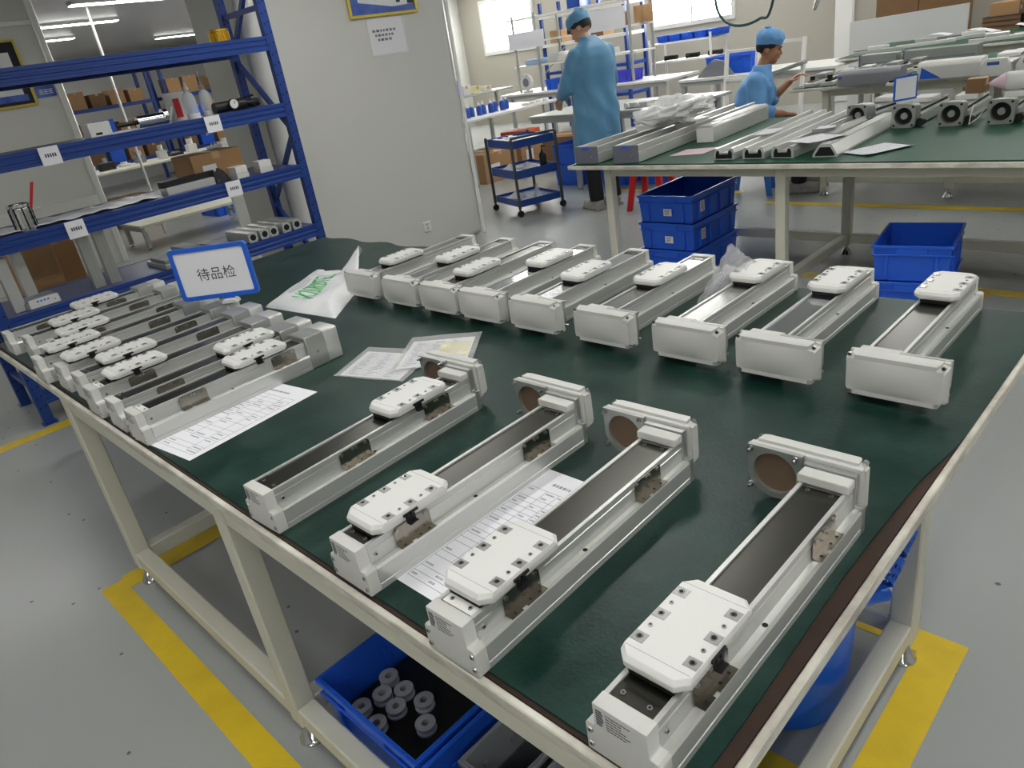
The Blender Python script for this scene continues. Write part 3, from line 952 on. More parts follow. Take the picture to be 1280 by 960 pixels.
# ---------------------------------------------------------------- crates
def crate(label, loc, rz, w, d, h, group='blue stacking crates', cards=(), M=None, cat='crate'):
    """open crate: origin at base centre; local -y is its front"""
    M = M or M_crate
    t = thing('crate', label, cat, loc, rz, group)
    th = .004; tp = .012
    b = MB()
    x1, y1 = w / 2, d / 2
    bx, by = x1 - tp, y1 - tp
    ob = [(-bx, -by, .002), (bx, -by, .002), (bx, by, .002), (-bx, by, .002)]
    ot = [(-x1, -y1, h), (x1, -y1, h), (x1, y1, h), (-x1, y1, h)]
    it = [(-x1 + th, -y1 + th, h), (x1 - th, -y1 + th, h), (x1 - th, y1 - th, h), (-x1 + th, y1 - th, h)]
    ib = [(-bx + th, -by + th, .008), (bx - th, -by + th, .008), (bx - th, by - th, .008), (-bx + th, by - th, .008)]
    b._add(ob + ot + it + ib, [(3, 2, 1, 0)] + [(k * 4 + i, k * 4 + (i + 1) % 4, k * 4 + 4 + (i + 1) % 4, k * 4 + 4 + i) for k in range(3) for i in range(4)] + [(12, 13, 14, 15)])
    b.build('body', M, t, smooth=0)
    e = .008
    rm = MB()
    for z0, z1, ee in ((h - .014, h + .001, e), (h - .05, h - .044, e * .8)):
        rm.box(-x1 - ee, -y1 - ee, z0, x1 + ee, -y1 - .0005, z1).box(-x1 - ee, y1 + .0005, z0, x1 + ee, y1 + ee, z1)
        rm.box(-x1 - ee, -y1 - .0005, z0, -x1 - .0005, y1 + .0005, z1).box(x1 + .0005, -y1 - .0005, z0, x1 + ee, y1 + .0005, z1)
    rm.build('rim', M, t, bevel=.0015)
    for sx in (-1, 1):
        for k in (-.36, -.12, .12, .36):
            yy = d * k
            MB().box(min(sx * (x1 - tp), sx * (x1 + .004)), yy - .006, .012, max(sx * (x1 - tp), sx * (x1 + .004)), yy + .006, h - .05).build('rib', M, t, smooth=0)
    for sy in (-1, 1):
        for k in (-.32, .32):
            xx = w * k
            MB().box(xx - .006, min(sy * (y1 - tp), sy * (y1 + .004)), .012, xx + .006, max(sy * (y1 - tp), sy * (y1 + .004)), h - .05).build('rib', M, t, smooth=0)
        MB().box(-w * .2, min(sy * (y1 - .004), sy * (y1 + .006)), h - .044, w * .2, max(sy * (y1 - .004), sy * (y1 + .006)), h - .014).build('handle', M, t, bevel=.002)
    for cside, cx_, cz_ in cards:
        if cside == 'f':
            MB().box(cx_ - .03, -y1 - .006, cz_, cx_ + .03, -y1 - .0045, cz_ + .045).build('label_card', M_paper, t, smooth=0)
            k = MB()
            for q in range(4): k.box(cx_ - .022, -y1 - .0066, cz_ + .008 + q * .009, cx_ + .006 + .004 * q, -y1 - .0061, cz_ + .011 + q * .009)
            k.build('card_print', M_ink, t, smooth=0)
        else:
            MB().box(x1 + .0045, cx_ - .025, cz_, x1 + .006, cx_ + .025, cz_ + .07).build('label_card', M_paper, t, smooth=0)
            k = MB()
            for q in range(5): k.box(x1 + .0061, cx_ - .018, cz_ + .01 + q * .011, x1 + .0066, cx_ + .014, cz_ + .014 + q * .011)
            k.build('card_print', M_ink, t, smooth=0)
    return t


# stack of three by the far table, stack of two on the right
for i, lab in enumerate(('blue crate at the bottom of the three-crate stack', 'blue crate in the middle of the three-crate stack', 'empty blue crate on top of the three-crate stack')):
    crate(lab, (-2.70, 4.27, .1785 * i), radians(1), .40, .56, .1770, cards=[('f', .02, .05), ('s', -.17, .06)] if i else [])
crate('blue crate under another, beside the far bench leg', (-1.185, 3.99, 0), radians(9), .345, .42, .185, cards=[])
crate('empty blue crate atop another, beside the far bench leg', (-1.185, 3.99, .1865), radians(9), .345, .42, .185, cards=[])
# two under the near bench
crate('blue crate of white pulleys on the floor under the near bench', (-1.248, .742, 0), 0, .388, .50, .197)
crate('blue crate of grey tote trays on the floor under the near bench', (-.832, .742, 0), 0, .388, .50, .197)
tag(MB().box(-1.42, .512, .0085, -1.076, .965, .09).build('black_liner', M_black, bevel=.006), 'black foam liner block filling the blue crate under the pulleys', 'liner')
pl = []
for u, v in ((452, 884), (471, 905), (478, 868), (495, 884), (505, 862), (520, 848), (530, 876), (532, 905), (510, 922), (500, 903), (548, 858), (486, 846)):
    q = pz(u, v, .108)
    if all(hypot(q.x - a, q.y - b) > .0525 for a, b in pl): pl.append((q.x, q.y))
pm_ = MB().lathe([(.0095, .0), (.0255, .0), (.0255, .005), (.02, .007), (.02, .016), (.0255, .018), (.0255, .023), (.0095, .023), (.0095, .0)], 24, close=False).mesh('pulley', mat('pulley_grey', (156, 158, 164), .5))
pl.sort(key=lambda p: hypot(p[0] + 1.44, p[1] - .49))
for i, (x, y) in enumerate(pl):
    o = link('pulley', pm_)
    o.location = (x, y, .0902)
    tag(o, '%s pale flanged pulley from the front left corner of the blue crate' % ORD[i], 'pulley', 'pulleys in the blue crate')
for i in range(2):
    x = -.915 + i * .165
    o = crate(['grey tote tray on the left inside the blue crate', 'grey tote tray on the right inside the blue crate'][i], (x, .742, .009), 0, .13, .36, .18, 'grey tote trays in the crate', M=M_grey, cat='tray')
    o.name = 'tote_tray'

# ---------------------------------------------------------------- waste bin and perforated tubes
wb = thing('waste_bin', 'round blue plastic bin standing under the right end of the near bench', 'bin', (-.63, 1.30, 0))
MB().lathe([(.150, .002), (.156, .006), (.192, .56), (.203, .565), (.203, .585), (.192, .588), (.187, .585), (.152, .012), (0.001, .012)], 36, close=False).build('bin_body', M_bin, wb)
MB().lathe([(.206, .545), (.209, .55), (.209, .558), (.206, .56), (.199, .56), (.199, .545), (.206, .545)], 36, close=False).build('rim_ring', M_bin, wb)


def perf_tube(label, p0, p1, r):
    p0, p1 = Vector(p0), Vector(p1); d = (p1 - p0); L = d.length; d.normalize(); a = d.orthogonal().normalized(); b = d.cross(a)
    mb = MB(); n = 14; k = max(3, int(L / .016)); th = .003
    V = []
    for j in range(2 * k + 1):
        for i in range(2 * n):
            V.append((j, i))
    idx = lambda j, i, w: w * (2 * k + 1) * 2 * n + j * 2 * n + i % (2 * n)
    pts = []
    for w in (0, 1):
        for j, i in V:
            t = 2 * pi * i / (2 * n); pts.append(p0 + d * (L * j / (2 * k)) + (a * cos(t) + b * sin(t)) * (r - w * th))
    fs = []
    op = lambda j, i: 0 < j < 2 * k - 1 and j % 2 == 1 and (i % 2 == (j // 2) % 2)
    for j in range(2 * k):
        for i in range(2 * n):
            if op(j, i): continue
            fs += [(idx(j, i, 0), idx(j, i + 1, 0), idx(j + 1, i + 1, 0), idx(j + 1, i, 0)), (idx(j, i + 1, 1), idx(j, i, 1), idx(j + 1, i, 1), idx(j + 1, i + 1, 1))]
    for i in range(2 * n):
        fs += [(idx(0, i + 1, 0), idx(0, i, 0), idx(0, i, 1), idx(0, i + 1, 1)), (idx(2 * k, i, 0), idx(2 * k, i + 1, 0), idx(2 * k, i + 1, 1), idx(2 * k, i, 1))]
    mb._add(pts, fs)
    return tag(mb.build('perforated_tube', M_sign, smooth=25, fix=False), label, 'tube', 'blue perforated tubes hung on the bin')


t0, t1 = px(1102, 712, -.47), px(1118, 676, -.47)
perf_tube('lower blue perforated tube sticking up beside the bin', px(1105, 727, -.405), px(1120, 698, -.402), .019)
perf_tube('upper blue perforated tube below the bench edge', px(1123, 691, -.400), px(1137, 663, -.400), .017)
sp = MB()
q0, q1, q2 = Vector((-.56, 1.30, .53)), px(1080, 746, -.435), px(1104, 739, -.412)
hk = MB().tube([(-.50, 1.32, .40), tuple(q1 + Vector((-.01, -.03, 0))), tuple(q1 * .5 + q2 * .5), tuple(q2)], [.034, .024, .021, .023], 16)
o = hk.build('spout', M_bin, wb)
o.matrix_parent_inverse = Matrix.Translation((.63, -1.30, 0))

# ---------------------------------------------------------------- storage rack
RX = -4.667
rk = thing('storage_rack', 'tall blue steel storage rack with four loaded shelves', 'rack', (0, 0, 0))
RY0, RY1, RD = .655, 2.66, .52
SH = [.628, 1.036, 1.432, 1.832]


def upright(x, y, back=False):
    mb = MB(); w, d = .055, .045
    poly = [(x - d, y - w / 2), (x, y - w / 2), (x, y + w / 2), (x - d, y + w / 2), (x - d, y + w / 2 - .004), (x - .004, y + w / 2 - .004), (x - .004, y - w / 2 + .004), (x - d, y - w / 2 + .004)]
    mb.prism(poly, 'z', .004, 2.5)
    o = mb.build('upright', M_blue, rk, smooth=0)
    h = MB()
    for i in range(40):
        z = .1 + i * .06
        for k in (-.014, .014):
            h.cyl((x - .0001, y + k, z + (.01 if k > 0 else 0)), (x + .0004, y + k, z + (.01 if k > 0 else 0)), .0055, n=8)
    h.build('slot_holes', M_dark, o, smooth=0)['kind'] = 'stuff'
    MB().box(x - d - .015, y - w / 2 - .012, 0, x + .015, y + w / 2 + .012, .0035).build('foot_plate', M_blue, rk, smooth=0)


for y in (RY0, RY1):
    upright(RX, y)
    upright(RX - RD, y)
    for k, (za, zb) in enumerate(((.25, .75), (.75, 1.25), (1.25, 1.75), (1.75, 2.25))):
        xa, xb = RX - .05, RX - RD + .002
        if k % 2: xa, xb = xb, xa
        MB().bar((xa, y, za + .03), (xb, y, zb - .03), .025, .03).build('brace', M_blue, rk, smooth=0)
    for z in (.22, 1.0, 2.0):
        MB().box(RX - RD + .001, y - .014, z - .015, RX - .046, y + .014, z + .015).build('cross_tie', M_blue, rk, smooth=0)
for z in [.20] + SH:
    for x in (RX, RX - RD):
        b = MB()
        zz = [(-.085, .0), (-.085, .034), (-.070, .034), (-.066, .030), (-.054, .030), (-.050, .034), (-.040, .034), (-.036, .030), (-.024, .030), (-.020, .034), (0, .034), (0, .0)]
        b.prism([(x - .034 + q, z + p) for p, q in zz], 'y', RY0 + .029, RY1 - .029)
        b.build('beam', M_blue, rk, smooth=15)
    MB().box(RX - RD + .01, RY0 + .03, z - .016, RX - .0345, RY1 - .03, z).build('deck', M_bluedeck, rk, smooth=0)
for (u, v, zi) in ((62, 192, 2), (267, 155, 2), (95, 285, 1), (293, 236, 1)):
    c = px(u, v, RX + .008); z = SH[zi] - .04
    MB().box(RX + .0065, c.y - .05, z - .052, RX + .0075, c.y + .05, z + .042).build('label_card', M_paper, rk, smooth=0)
    k = MB(); q = c.y - .026
    while q < c.y + .026:
        k.box(RX + .0076, q, z - .012, RX + .008, q + .008, z + .006); q += .012
    k.build('card_print', M_ink, rk, smooth=0)

S1, S2, S3, S4 = [z + .0005 for z in SH]


def carton(label, loc, rz, w, d, h, M=None, group=None, sticker=True):
    t = thing('carton', label, 'carton', loc, rz, group)
    MB().box(-w / 2, -d / 2, 0, w / 2, d / 2, h).build('box_body', M or M_card, t, bevel=.003)
    MB().box(-w / 2 - .0006, -.025, h - .04, w / 2 + .0006, .025, h + .0006).build('tape', M_tape, t, smooth=0)
    if sticker:
        MB().box(w / 2 + .0002, -d * .32, h * .3, w / 2 + .001, -d * .05, h * .62).build('sticker', M_paper, t, smooth=0)
    return t


# rack contents
g = px(275, 48, -4.78)
o = thing('gold_can', 'ribbed gold metal can on the top shelf of the rack', 'can', (-4.78, g.y, S4))
MB().lathe([(.05, 0), (.056, .004), (.056, .058), (.06, .06), (.06, .072), (.05, .075)], 24).build('can_body', M_gold, o)
r_ = MB()
for i in range(24):
    t_ = 2 * pi * i / 24; r_.cyl((.057 * cos(t_), .057 * sin(t_), .004), (.057 * cos(t_), .057 * sin(t_), .056), .004, n=6)
r_.build('ribs', M_gold, o)
o['label'] = 'ribbed gold metal can on the top shelf of the rack'
c = px(120, 160, -4.76)
o = thing('small_box', 'small white box at the left of the second-highest shelf', 'box', (-4.76, c.y, S3))
MB().box(-.06, -.06, 0, .06, .06, .075).build('box_body', M_white, o, bevel=.003)
MB().box(.0602, -.03, .01, .0608, .005, .022).build('mark', M_dark, o, smooth=0)
# shiny pump / valve
a, b = px(170, 150, -4.8), px(212, 142, -4.78)
o = thing('chrome_valve', 'chrome cylinder valve with flange lying on the second-highest shelf', 'valve', (-4.8, 0, S3))
MB().cyl((0, a.y, .036), (0, b.y - .04, .036), .034, n=20).build('valve_body', M_chrome, o)
MB().cyl((0, b.y - .04, .044), (0, b.y - .015, .044), .043, n=24).build('flange', M_chrome, o)
MB().bar((0, b.y - .005, .01), (0, b.y + .03, .09), .02, .012).build('lever', M_chrome, o)
MB().cyl((0, a.y - .12, .036), (0, a.y, .036), .012, n=10).build('stem', M_black, o)
# red/white pot and bottles
c = px(226, 150, -4.95)
o = thing('paper_tub', 'white tub with red print behind the clear bottles on the rack', 'tub', (-4.95, c.y, S3))
MB().lathe([(.06, 0), (.065, .15), (.068, .152), (.068, .165), (.06, .168)], 20).build('tub_body', M_white, o)
for k in (-.6, .9):
    mb = MB()
    V = []
    for j in (0, 1):
        for i in range(6):
            t_ = k + i * .12; V.append((.0655 * cos(t_), .0655 * sin(t_), .02 + j * .11))
    mb._add(V, [(i, i + 1, 7 + i, 6 + i) for i in range(5)]); mb.build('red_print', M_red, o, fix=False)
for i, (u, v) in enumerate(((243, 146), (262, 142))):
    c = px(u, v, -4.76 - .05 * i)
    o = thing('wash_bottle', ['clear plastic wash bottle on the rack, left of a twin', 'clear plastic wash bottle on the rack, nearest the gauge'][i], 'bottle', (c.x, c.y, S3), 0, 'clear wash bottles')
    MB().lathe([(.036, 0), (.039, .004), (.039, .11), (.030, .14), (.014, .155), (.014, .165)], 18).build('bottle_body', M_glass, o)
    MB().lathe([(.017, .166), (.017, .185), (.009, .19), (.004, .23), (.003, .26)], 14).build('nozzle_cap', M_clear, o)
    MB().lathe([(.0395, .0), (.0395, .03), (.038, .032)], 18, close=False).build('liquid', M_white, o)
# gauge
c = px(290, 133, -4.72)
o = thing('pressure_gauge', 'round white dial gauge on a black cylinder at the shelf edge', 'gauge', (-4.72, c.y, S3))
MB().cyl((-.02, -.11, .036), (-.02, .1, .036), .032, n=18).build('cylinder', M_black, o)
MB().cyl((.02, 0, .045), (.038, 0, .045), .032, n=24).build('dial_case', M_black, o)
MB().cyl((.0382, 0, .045), (.039, 0, .045), .027, n=24).build('dial_face', M_white, o)
MB().bar((.0395, 0, .045), (.0395, .012, .06), .003).build('needle', M_dark, o)
o = thing('air_gun', 'black air tool lying at the right end of the second-highest shelf', 'tool', (-4.86, 2.42, S3))
MB().cyl((0, -.05, .03), (0, .14, .03), .026, n=14).build('tool_body', M_black, o)
MB().bar((0, .05, .03), (.06, .08, .012), .022).build('trigger_grip', M_black, o)
MB().bar((-.03, -.02, .06), (-.03, .13, .075), .02, .012).build('lever', M_dark, o)
# third shelf: chrome pot with red sticks
c = px(34, 284, -4.77)
o = thing('chrome_pot', 'ribbed chrome pot on the middle shelf of the rack', 'pot', (-4.77, c.y, S2))
pp = []
for i in range(9):
    pp += [(.052 + (.0025 if i % 2 else 0), i * .015)]
MB().lathe([(.05, 0)] + pp + [(.058, .125), (.058, .14), (.05, .142), (.046, .135), (.046, .02)], 24, close=False).build('pot_body', M_chrome, o)
MB().lathe([(.001, .02), (.046, .021)], 16, close=False).build('pot_floor', M_dark, o)
fl_ = MB()
for i in range(24):
    t_ = 2 * pi * i / 24
    if i % 3 == 0: fl_.cyl((.0555 * cos(t_), .0555 * sin(t_), .004), (.0555 * cos(t_), .0555 * sin(t_), .12), .004, n=6)
fl_.build('staves', M_black, o)
for i in range(2):
    o = MB().bar((-4.77 + .01 * i, c.y + .026 - .008 * i, S2 + .03), (-4.78 + .014 * i, c.y + .115 - .012 * i, S2 + .235), .007).build('red_chopstick', M_red)
    tag(o, ['red stick standing in the chrome pot, leaning furthest', 'red stick in the chrome pot, beside its twin'][i], 'stick', 'red sticks in the chrome pot')
o = MB().grid(lambda u, v: (RX - .06 - .3 * v, .75 + u * .95, S2 + .012 + .004 * sin(u * 23) * sin(v * 7 + 2) + .003 * sin(u * 51)), 60, 12, .003).build('plastic_sheet', M_bag)
tag(o, 'crinkled translucent plastic sheet along the middle shelf', 'sheet')
o = MB().bar((-4.75, 1.72, S2 + .034), (-4.80, 2.08, S2 + .034), .05, .035).build('black_rail', M_black)
o.location.z = .03 - .0
tag(o, 'long black rail lying on bars along the middle shelf', 'rail')
for i, (y0, y1) in enumerate(((1.74, 2.05),)):
    o = MB().box(-4.83, y0, S2, -4.72, y1, S2 + .045).build('aluminium_bar', M_alu, bevel=.002)
    tag(o, 'pale aluminium bar under the black rail on the middle shelf', 'bar')
carton('brown carton with white label at the back of the middle shelf', (-4.95, 2.14, S2), 0, .30, .34, .185)
o = MB().grid(lambda u, v: (-4.715 - .055 * v, 2.05 + u * .10 + .01 * sin(v * 9), S2 + .002 + .07 * (sin(pi * u) * sin(pi * v)) ** .6 * (1 + .3 * sin(u * 17 + v * 9))), 24, 12).build('black_cloth', M_black, smooth=60, fix=False)
tag(o, 'black cloth bundle on the middle shelf in front of the carton', 'cloth')
for i, (u, v) in enumerate(((297, 214), (328, 206))):
    c = px(u, v, -4.735)
    o = thing('grey_box', ['pale grey box on the middle shelf beside the label card', 'pale grey box at the right end of the middle shelf'][i], 'box', (-4.735, c.y, S2), radians(8 - 12 * i), 'pale grey boxes')
    MB().box(-.05, -.045, 0, .05, .045, .03).build('box_base', M_cap, o, bevel=.002)
    MB().box(-.048, -.043, .031, .048, .043, .075).build('box_lid', M_white, o, bevel=.002)
# lowest visible shelf: aluminium housings and controllers
ex_m = MB()
pr_o = rrect(-.032, .032, 0, .064, .006, 2)
ex_m.prism(pr_o, 'x', -.17, .17)
ex_m.cur = 1; ex_m.cyl((.1702, 0, .032), (.1707, 0, .032), .021, n=20)
for yy in (-.024, .024):
    for zz in (.008, .056): ex_m.cyl((.1702, yy, zz), (.1707, yy, zz), .003, n=8)
exm = ex_m.mesh('extrusion', [M_alu, M_dark])
for i, y in enumerate((2.165, 2.245, 2.325, 2.415, 2.50)):
    o = link('square_extrusion', exm); o.location = (-4.85, y, S1 + (0 if i < 4 else 0))
    o.rotation_euler = (0, 0, radians((0, 2, -2, 1, 0)[i]))
    tag(o, '%s square aluminium housing from the left on the low rack shelf' % ('first second third fourth fifth'.split()[i]), 'housing', 'square aluminium housings')
for i, (y0, h, x) in enumerate(((1.62, .05, -4.82), (1.80, .07, -4.9), (1.95, .05, -4.86))):
    o = thing('flat_module', 'flat grey module lying on the low rack shelf, %s' % ('beside the upright profiles', 'in the middle of three', 'beside the square housings')[i], 'module', (x, y0, S1), radians(3 * i), 'flat modules on the low shelf')
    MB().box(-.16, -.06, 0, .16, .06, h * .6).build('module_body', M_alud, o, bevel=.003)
    MB().box(-.12, -.045, h * .6 + .0005, .12, .045, h).build('module_cover', M_grey, o, bevel=.003)
    MB().box(.1605, -.05, .004, .166, .05, h * .55).build('end_plate', M_cast, o, bevel=.001)
c = px(50, 372, -4.76)
o = thing('controller_unit', 'grey finned controller with white connector face on the low rack shelf', 'controller', (-4.80, c.y, S1))
MB().box(-.1, -.09, 0, .07, .09, .04).build('controller_body', M_alud, o, bevel=.003)
MB().box(-.08, -.08, .0405, .05, .08, .052).build('heat_sink', M_grey, o, bevel=.003)
MB().box(.071, -.07, .002, .076, .085, .05).build('face_plate', M_white, o, smooth=0)
k = MB()
for q in range(4): k.box(.0762, -.03 + q * .018, .03, .0768, -.02 + q * .018, .038)
k.box(.0762, .06, .02, .0768, .065, .026)
k.build('connectors', M_sign, o, smooth=0)
for i in range(2):
    o = MB().box(-4.80 - .1 * i, .74 + .1 * i, S1 + .001, -4.74 - .1 * i, .80 + .1 * i, S1 + .30).build('upright_profile', M_alu, bevel=.002)
    tag(o, ['aluminium profile standing at the left end of the low rack shelf', 'aluminium profile standing behind another on the low rack shelf'][i], 'profile', 'profiles standing on the low shelf')
for i, yy in enumerate((1.20, 1.29)):
    o = MB()
    o.box(-4.80, yy - .03, S1 + .001, -4.745, yy + .03, S1 + .33)
    for q in (-.015, .005): o.box(-4.7449, yy + q, S1 + .002, -4.7435, yy + q + .01, S1 + .329)
    o = o.build('upright_profile', M_alud, bevel=.001)
    tag(o, ['grooved grey profile standing mid-shelf, left of its twin', 'grooved grey profile standing mid-shelf, right of its twin'][i], 'profile', 'profiles standing on the low shelf')
# bottom shelf extrusions, at the left
for i in range(2):
    y = .80 + .12 * i
    mb = MB().prism(rrect(y - .05, y + .05, .2008, .27, .008, 2), 'x', -5.1, -4.71)
    mb.cur = 1; mb.prism(rrect(y - .04, y + .02, .207, .262, .01, 2), 'x', -4.7099, -4.7092)
    tag(mb.build('wide_extrusion', [M_alu, M_dark]), ['open-ended aluminium extrusion on the bottom rack shelf by the upright', 'second open-ended extrusion on the bottom rack shelf'][i], 'extrusion', 'extrusions on the bottom rack shelf')
o = carton('grey carton behind the extrusions on the bottom rack shelf', (-4.98, 1.25, .2005), 0, .25, .3, .2, M_cap, sticker=False)
# ---------------------------------------------------------------- column and pier fittings
CX = -5.13
t = thing('framed_poster', 'gold-framed poster with blue swirls high on the grey column', 'poster', (CX + .001, 0, 0))
y0, y1, z0, z1 = 3.617, 4.28, 1.897, 2.42
fw = .022
for a in ((y0, z0, y1, z0 + fw), (y0, z1 - fw, y1, z1), (y0, z0 + fw, y0 + fw, z1 - fw), (y1 - fw, z0 + fw, y1, z1 - fw)):
    MB().box(0, a[0], a[1], .022, a[2], a[3]).build('frame', M_gframe, t, bevel=.003)
MB().box(0, y0 + fw, z0 + fw, .010, y1 - fw, z1 - fw).build('poster', M_pic, t, smooth=0)
mb = MB()
mb._add([(.0105, y0 + fw, z0 + fw), (.0105, y1 - fw, z0 + fw), (.0105, y1 - fw, z0 + .07), (.0105, y0 + .42, z0 + .06), (.0105, y0 + .25, z0 + .085), (.0105, y0 + .1, z0 + .105), (.0105, y0 + .09, z1 - fw), (.0105, y0 + fw, z1 - fw)], [tuple(range(8))])
mb.build('blue_swirl', M_picb, t, smooth=0, fix=False)
mb = MB().box(.0105, y1 - .09, z0 + .07, .011, y1 - fw, z1 - fw); mb.box(.0105, y1 - .2, z0 + .085, .011, y1 - .16, z0 + .11)
mb.build('dark_print', M_picd, t, smooth=0)
t = thing('notice_sheet', 'notice in a shiny clear sleeve taped below the column poster', 'notice', (CX, 0, 0))
MB().box(.001, 3.765, 1.63, .002, 4.11, 1.885).build('paper', M_paper, t, smooth=0)
mb = MB(); r_ = random.Random(2)
for i in range(3):
    y = 3.80 + .02 * i
    while y < 4.02 - .02 * i:
        d_ = r_.uniform(.015, .03); mb.box(.0021, y, 1.79 - i * .032, .0024, y + d_, 1.808 - i * .032); y += d_ + .01
mb.build('notice_print', M_ink, t, smooth=0)
MB().grid(lambda u, v: (.005 + .003 * sin(u * 9 + v * 4), 3.755 + u * .37, 1.615 + v * .275), 14, 12).build('clear_sleeve', M_clear, t, fix=False)
t = thing('wall_socket', 'white wall socket low on the grey column', 'socket', (CX, 3.947, .23))
MB().box(.001, -.043, -.043, .01, .043, .043).build('plate', M_white, t, bevel=.004)
mb = MB()
for yy, zz in ((-.008, .018), (.008, .018), (0, -.006), (-.01, -.02), (.01, -.02)): mb.box(.0102, yy - .003, zz - .006, .0106, yy + .003, zz + .006)
mb.build('slots', M_dark, t, smooth=0)

tr, brr = px(17, 52, PX), px(46, 128, PX)
t = thing('framed_poster', 'black-matted poster with thin gold edge on the pier wall', 'poster', (PX + .001, 0, 0))
ym, zt, zb = (tr.y + brr.y) / 2, tr.z, brr.z
MB().box(0, ym - 1.0, zb, .018, ym - .02, zt).build('poster_back', M_picd, t, smooth=0)
MB().box(.0185, ym - .93, zb + .09, .02, ym - .09, zt - .09).build('poster', M_pic, t, smooth=0)
MB().box(.0185, ym - .93, zb + .03, .0205, ym - .06, zb + .089).build('blue_band', M_picb, t, smooth=0)
for a in ((ym - 1.0, zt, ym, zt + .02), (ym - 1.0, zb - .02, ym, zb), (ym - .02, zb, ym, zt)):
    MB().box(0, a[0], a[1], .022, a[2], a[3]).build('frame', M_gframe, t, smooth=0)
mb = MB()
for i in range(10):
    a_ = RND.uniform(0, 3.1); y = ym - .30 + RND.uniform(-.12, .12); z = zb + .2 + RND.uniform(-.06, .08)
    mb.box(.0201, y, z, .0206, y + RND.uniform(.02, .09), z + RND.uniform(.01, .03))
mb.build('dark_print', M_picd, t, smooth=0)
a, b = px(43, 111, PX), px(71, 118, PX)
t = thing('area_sign', 'small blue sign with three white characters beside the black poster', 'sign', (PX + .001, (a.y + b.y) / 2, (a.z + b.z) / 2))
hw = abs(b.y - a.y) / 2
MB().box(0, -hw, -.05, .008, hw, .055).build('sign_plate', M_picb, t, smooth=0)
mb = MB()
for k in (-1, 0, 1):
    for z in (-.018, 0, .018): mb.box(.0082, k * hw * .5 - .022, z - .003, .0086, k * hw * .5 + .022, z + .003)
    mb.box(.0082, k * hw * .5 - .003, -.022, .0086, k * hw * .5 + .003, .022)
mb.build('white_characters', M_white, t, smooth=0)

# ---------------------------------------------------------------- second bench and what lies on it
T2 = .79
t = workbench('cream workbench with bright green mat beyond the near bench, crates below', -3.21, 3.70, 2.2, 5.28, T2, [(x, y) for x in (-2.98, -1.83, -.30, 1.6) for y in (3.82, 4.72)], M_wood, front_rail=False)
o = MB().grid(lambda u, v: (-3.19 + u * 5.37, 3.715 + v * 1.55, T2 + .0015 * abs(sin(u * 19)) * (v < .04)), 60, 10, .0035).build('rubber_mat', M_mat2)
tag(o, 'bright green rubber mat on the second bench', 'mat')
ZM = T2 + .0022


def long_module(label, x, y, w, h, L, rz, open_top=True):
    t = thing('long_module', label, 'linear module', (x, y, ZM), rz, 'long grey-ended modules')
    c = .008
    MB().box(-w / 2, -.003, 0, w / 2, .006, h).build('end_plate', M_endg, t, bevel=.002)
    MB().box(-w / 2 + .001, .0065, .002, w / 2 - .001, L, h * .62).build('module_body', M_alu, t, bevel=.002)
    for s in (-1, 1):
        MB().box(min(s * (w / 2 - .022), s * (w / 2 - .001)), .0065, h * .625, max(s * (w / 2 - .022), s * (w / 2 - .001)), L, h - .002).build('side_rail', M_alu, t, bevel=.002)
    MB().box(-w / 2 + .0225, .01, h * .63, w / 2 - .0225, L - .01, h * .72).build('cover_strip', M_stripl, t, smooth=0)
    MB().box(-.03, -.0045, h - .022, .03, -.0032, h - .004).build('blue_badge', M_picb, t, smooth=0)
    MB().cyl((.045, -.0032, h * .4), (.045, -.0045, h * .4), .004, n=8).build('screw', M_screw, t)
    MB().box(-w / 2 + .01, L * .45, h * .73, w / 2 - .01, L * .45 + .2, h + .015).build('carriage', M_white, t, bevel=.004)
    return t


long_module('long grey-ended module at the left corner of the second bench', -3.085, 3.735, .18, .105, 1.45, radians(0), True)
long_module('long grey-ended module beside the crinkled bag on the second bench', -2.78, 3.735, .18, .105, 1.62, radians(3.0))
t = thing('long_cover', 'long white aluminium cover at the back of the second bench', 'cover', (-2.60, 4.35, ZM), radians(4))
MB().prism([(-.06, 0), (.06, 0), (.06, .09), (.045, .105), (-.045, .105), (-.06, .09)], 'y', 0, .86).build('cover_body', M_alu, t, bevel=.002)
MB().prism([(-.058, .002), (.058, .002), (.058, .088), (-.058, .088)], 'y', -.004, -.0005).build('end_cap', M_white, t)
cw = thing('crinkled_bag', 'crinkled clear bubble bag lying over the long modules', 'bag', (-2.86, 4.42, ZM))


def cb(u, v):
    th = 2 * pi * u; s = sin(pi * v) ** .55
    r = .165 * s
    k = 1 + .16 * sin(th * 5 + v * 13) + .12 * sin(th * 9 - v * 21)
    return (r * k * cos(th) * 1.0 + .12 * (v - .5), (v - .5) * .70, .205 + (.07 + .02 * sin(v * 17)) * s * k * sin(th))


MB().grid(cb, 40, 26).build('bag_film', M_foil, cw, smooth=20, fix=False)
MB().grid(lambda u, v: tuple(x * .8 if i < 2 else .205 + (x - .205) * .8 for i, x in enumerate(cb(u, v))), 30, 20).build('foam_inside', M_bag, cw, smooth=20, fix=False)
o = MB().grid(lambda u, v: (-2.60 + u * .2, 3.93 + v * .2 + u * .05, ZM + .0012), 2, 2, .001).build('pink_slip', M_pink)
tag(o, 'pinkish paper slip beside the long modules on the second bench', 'paper')


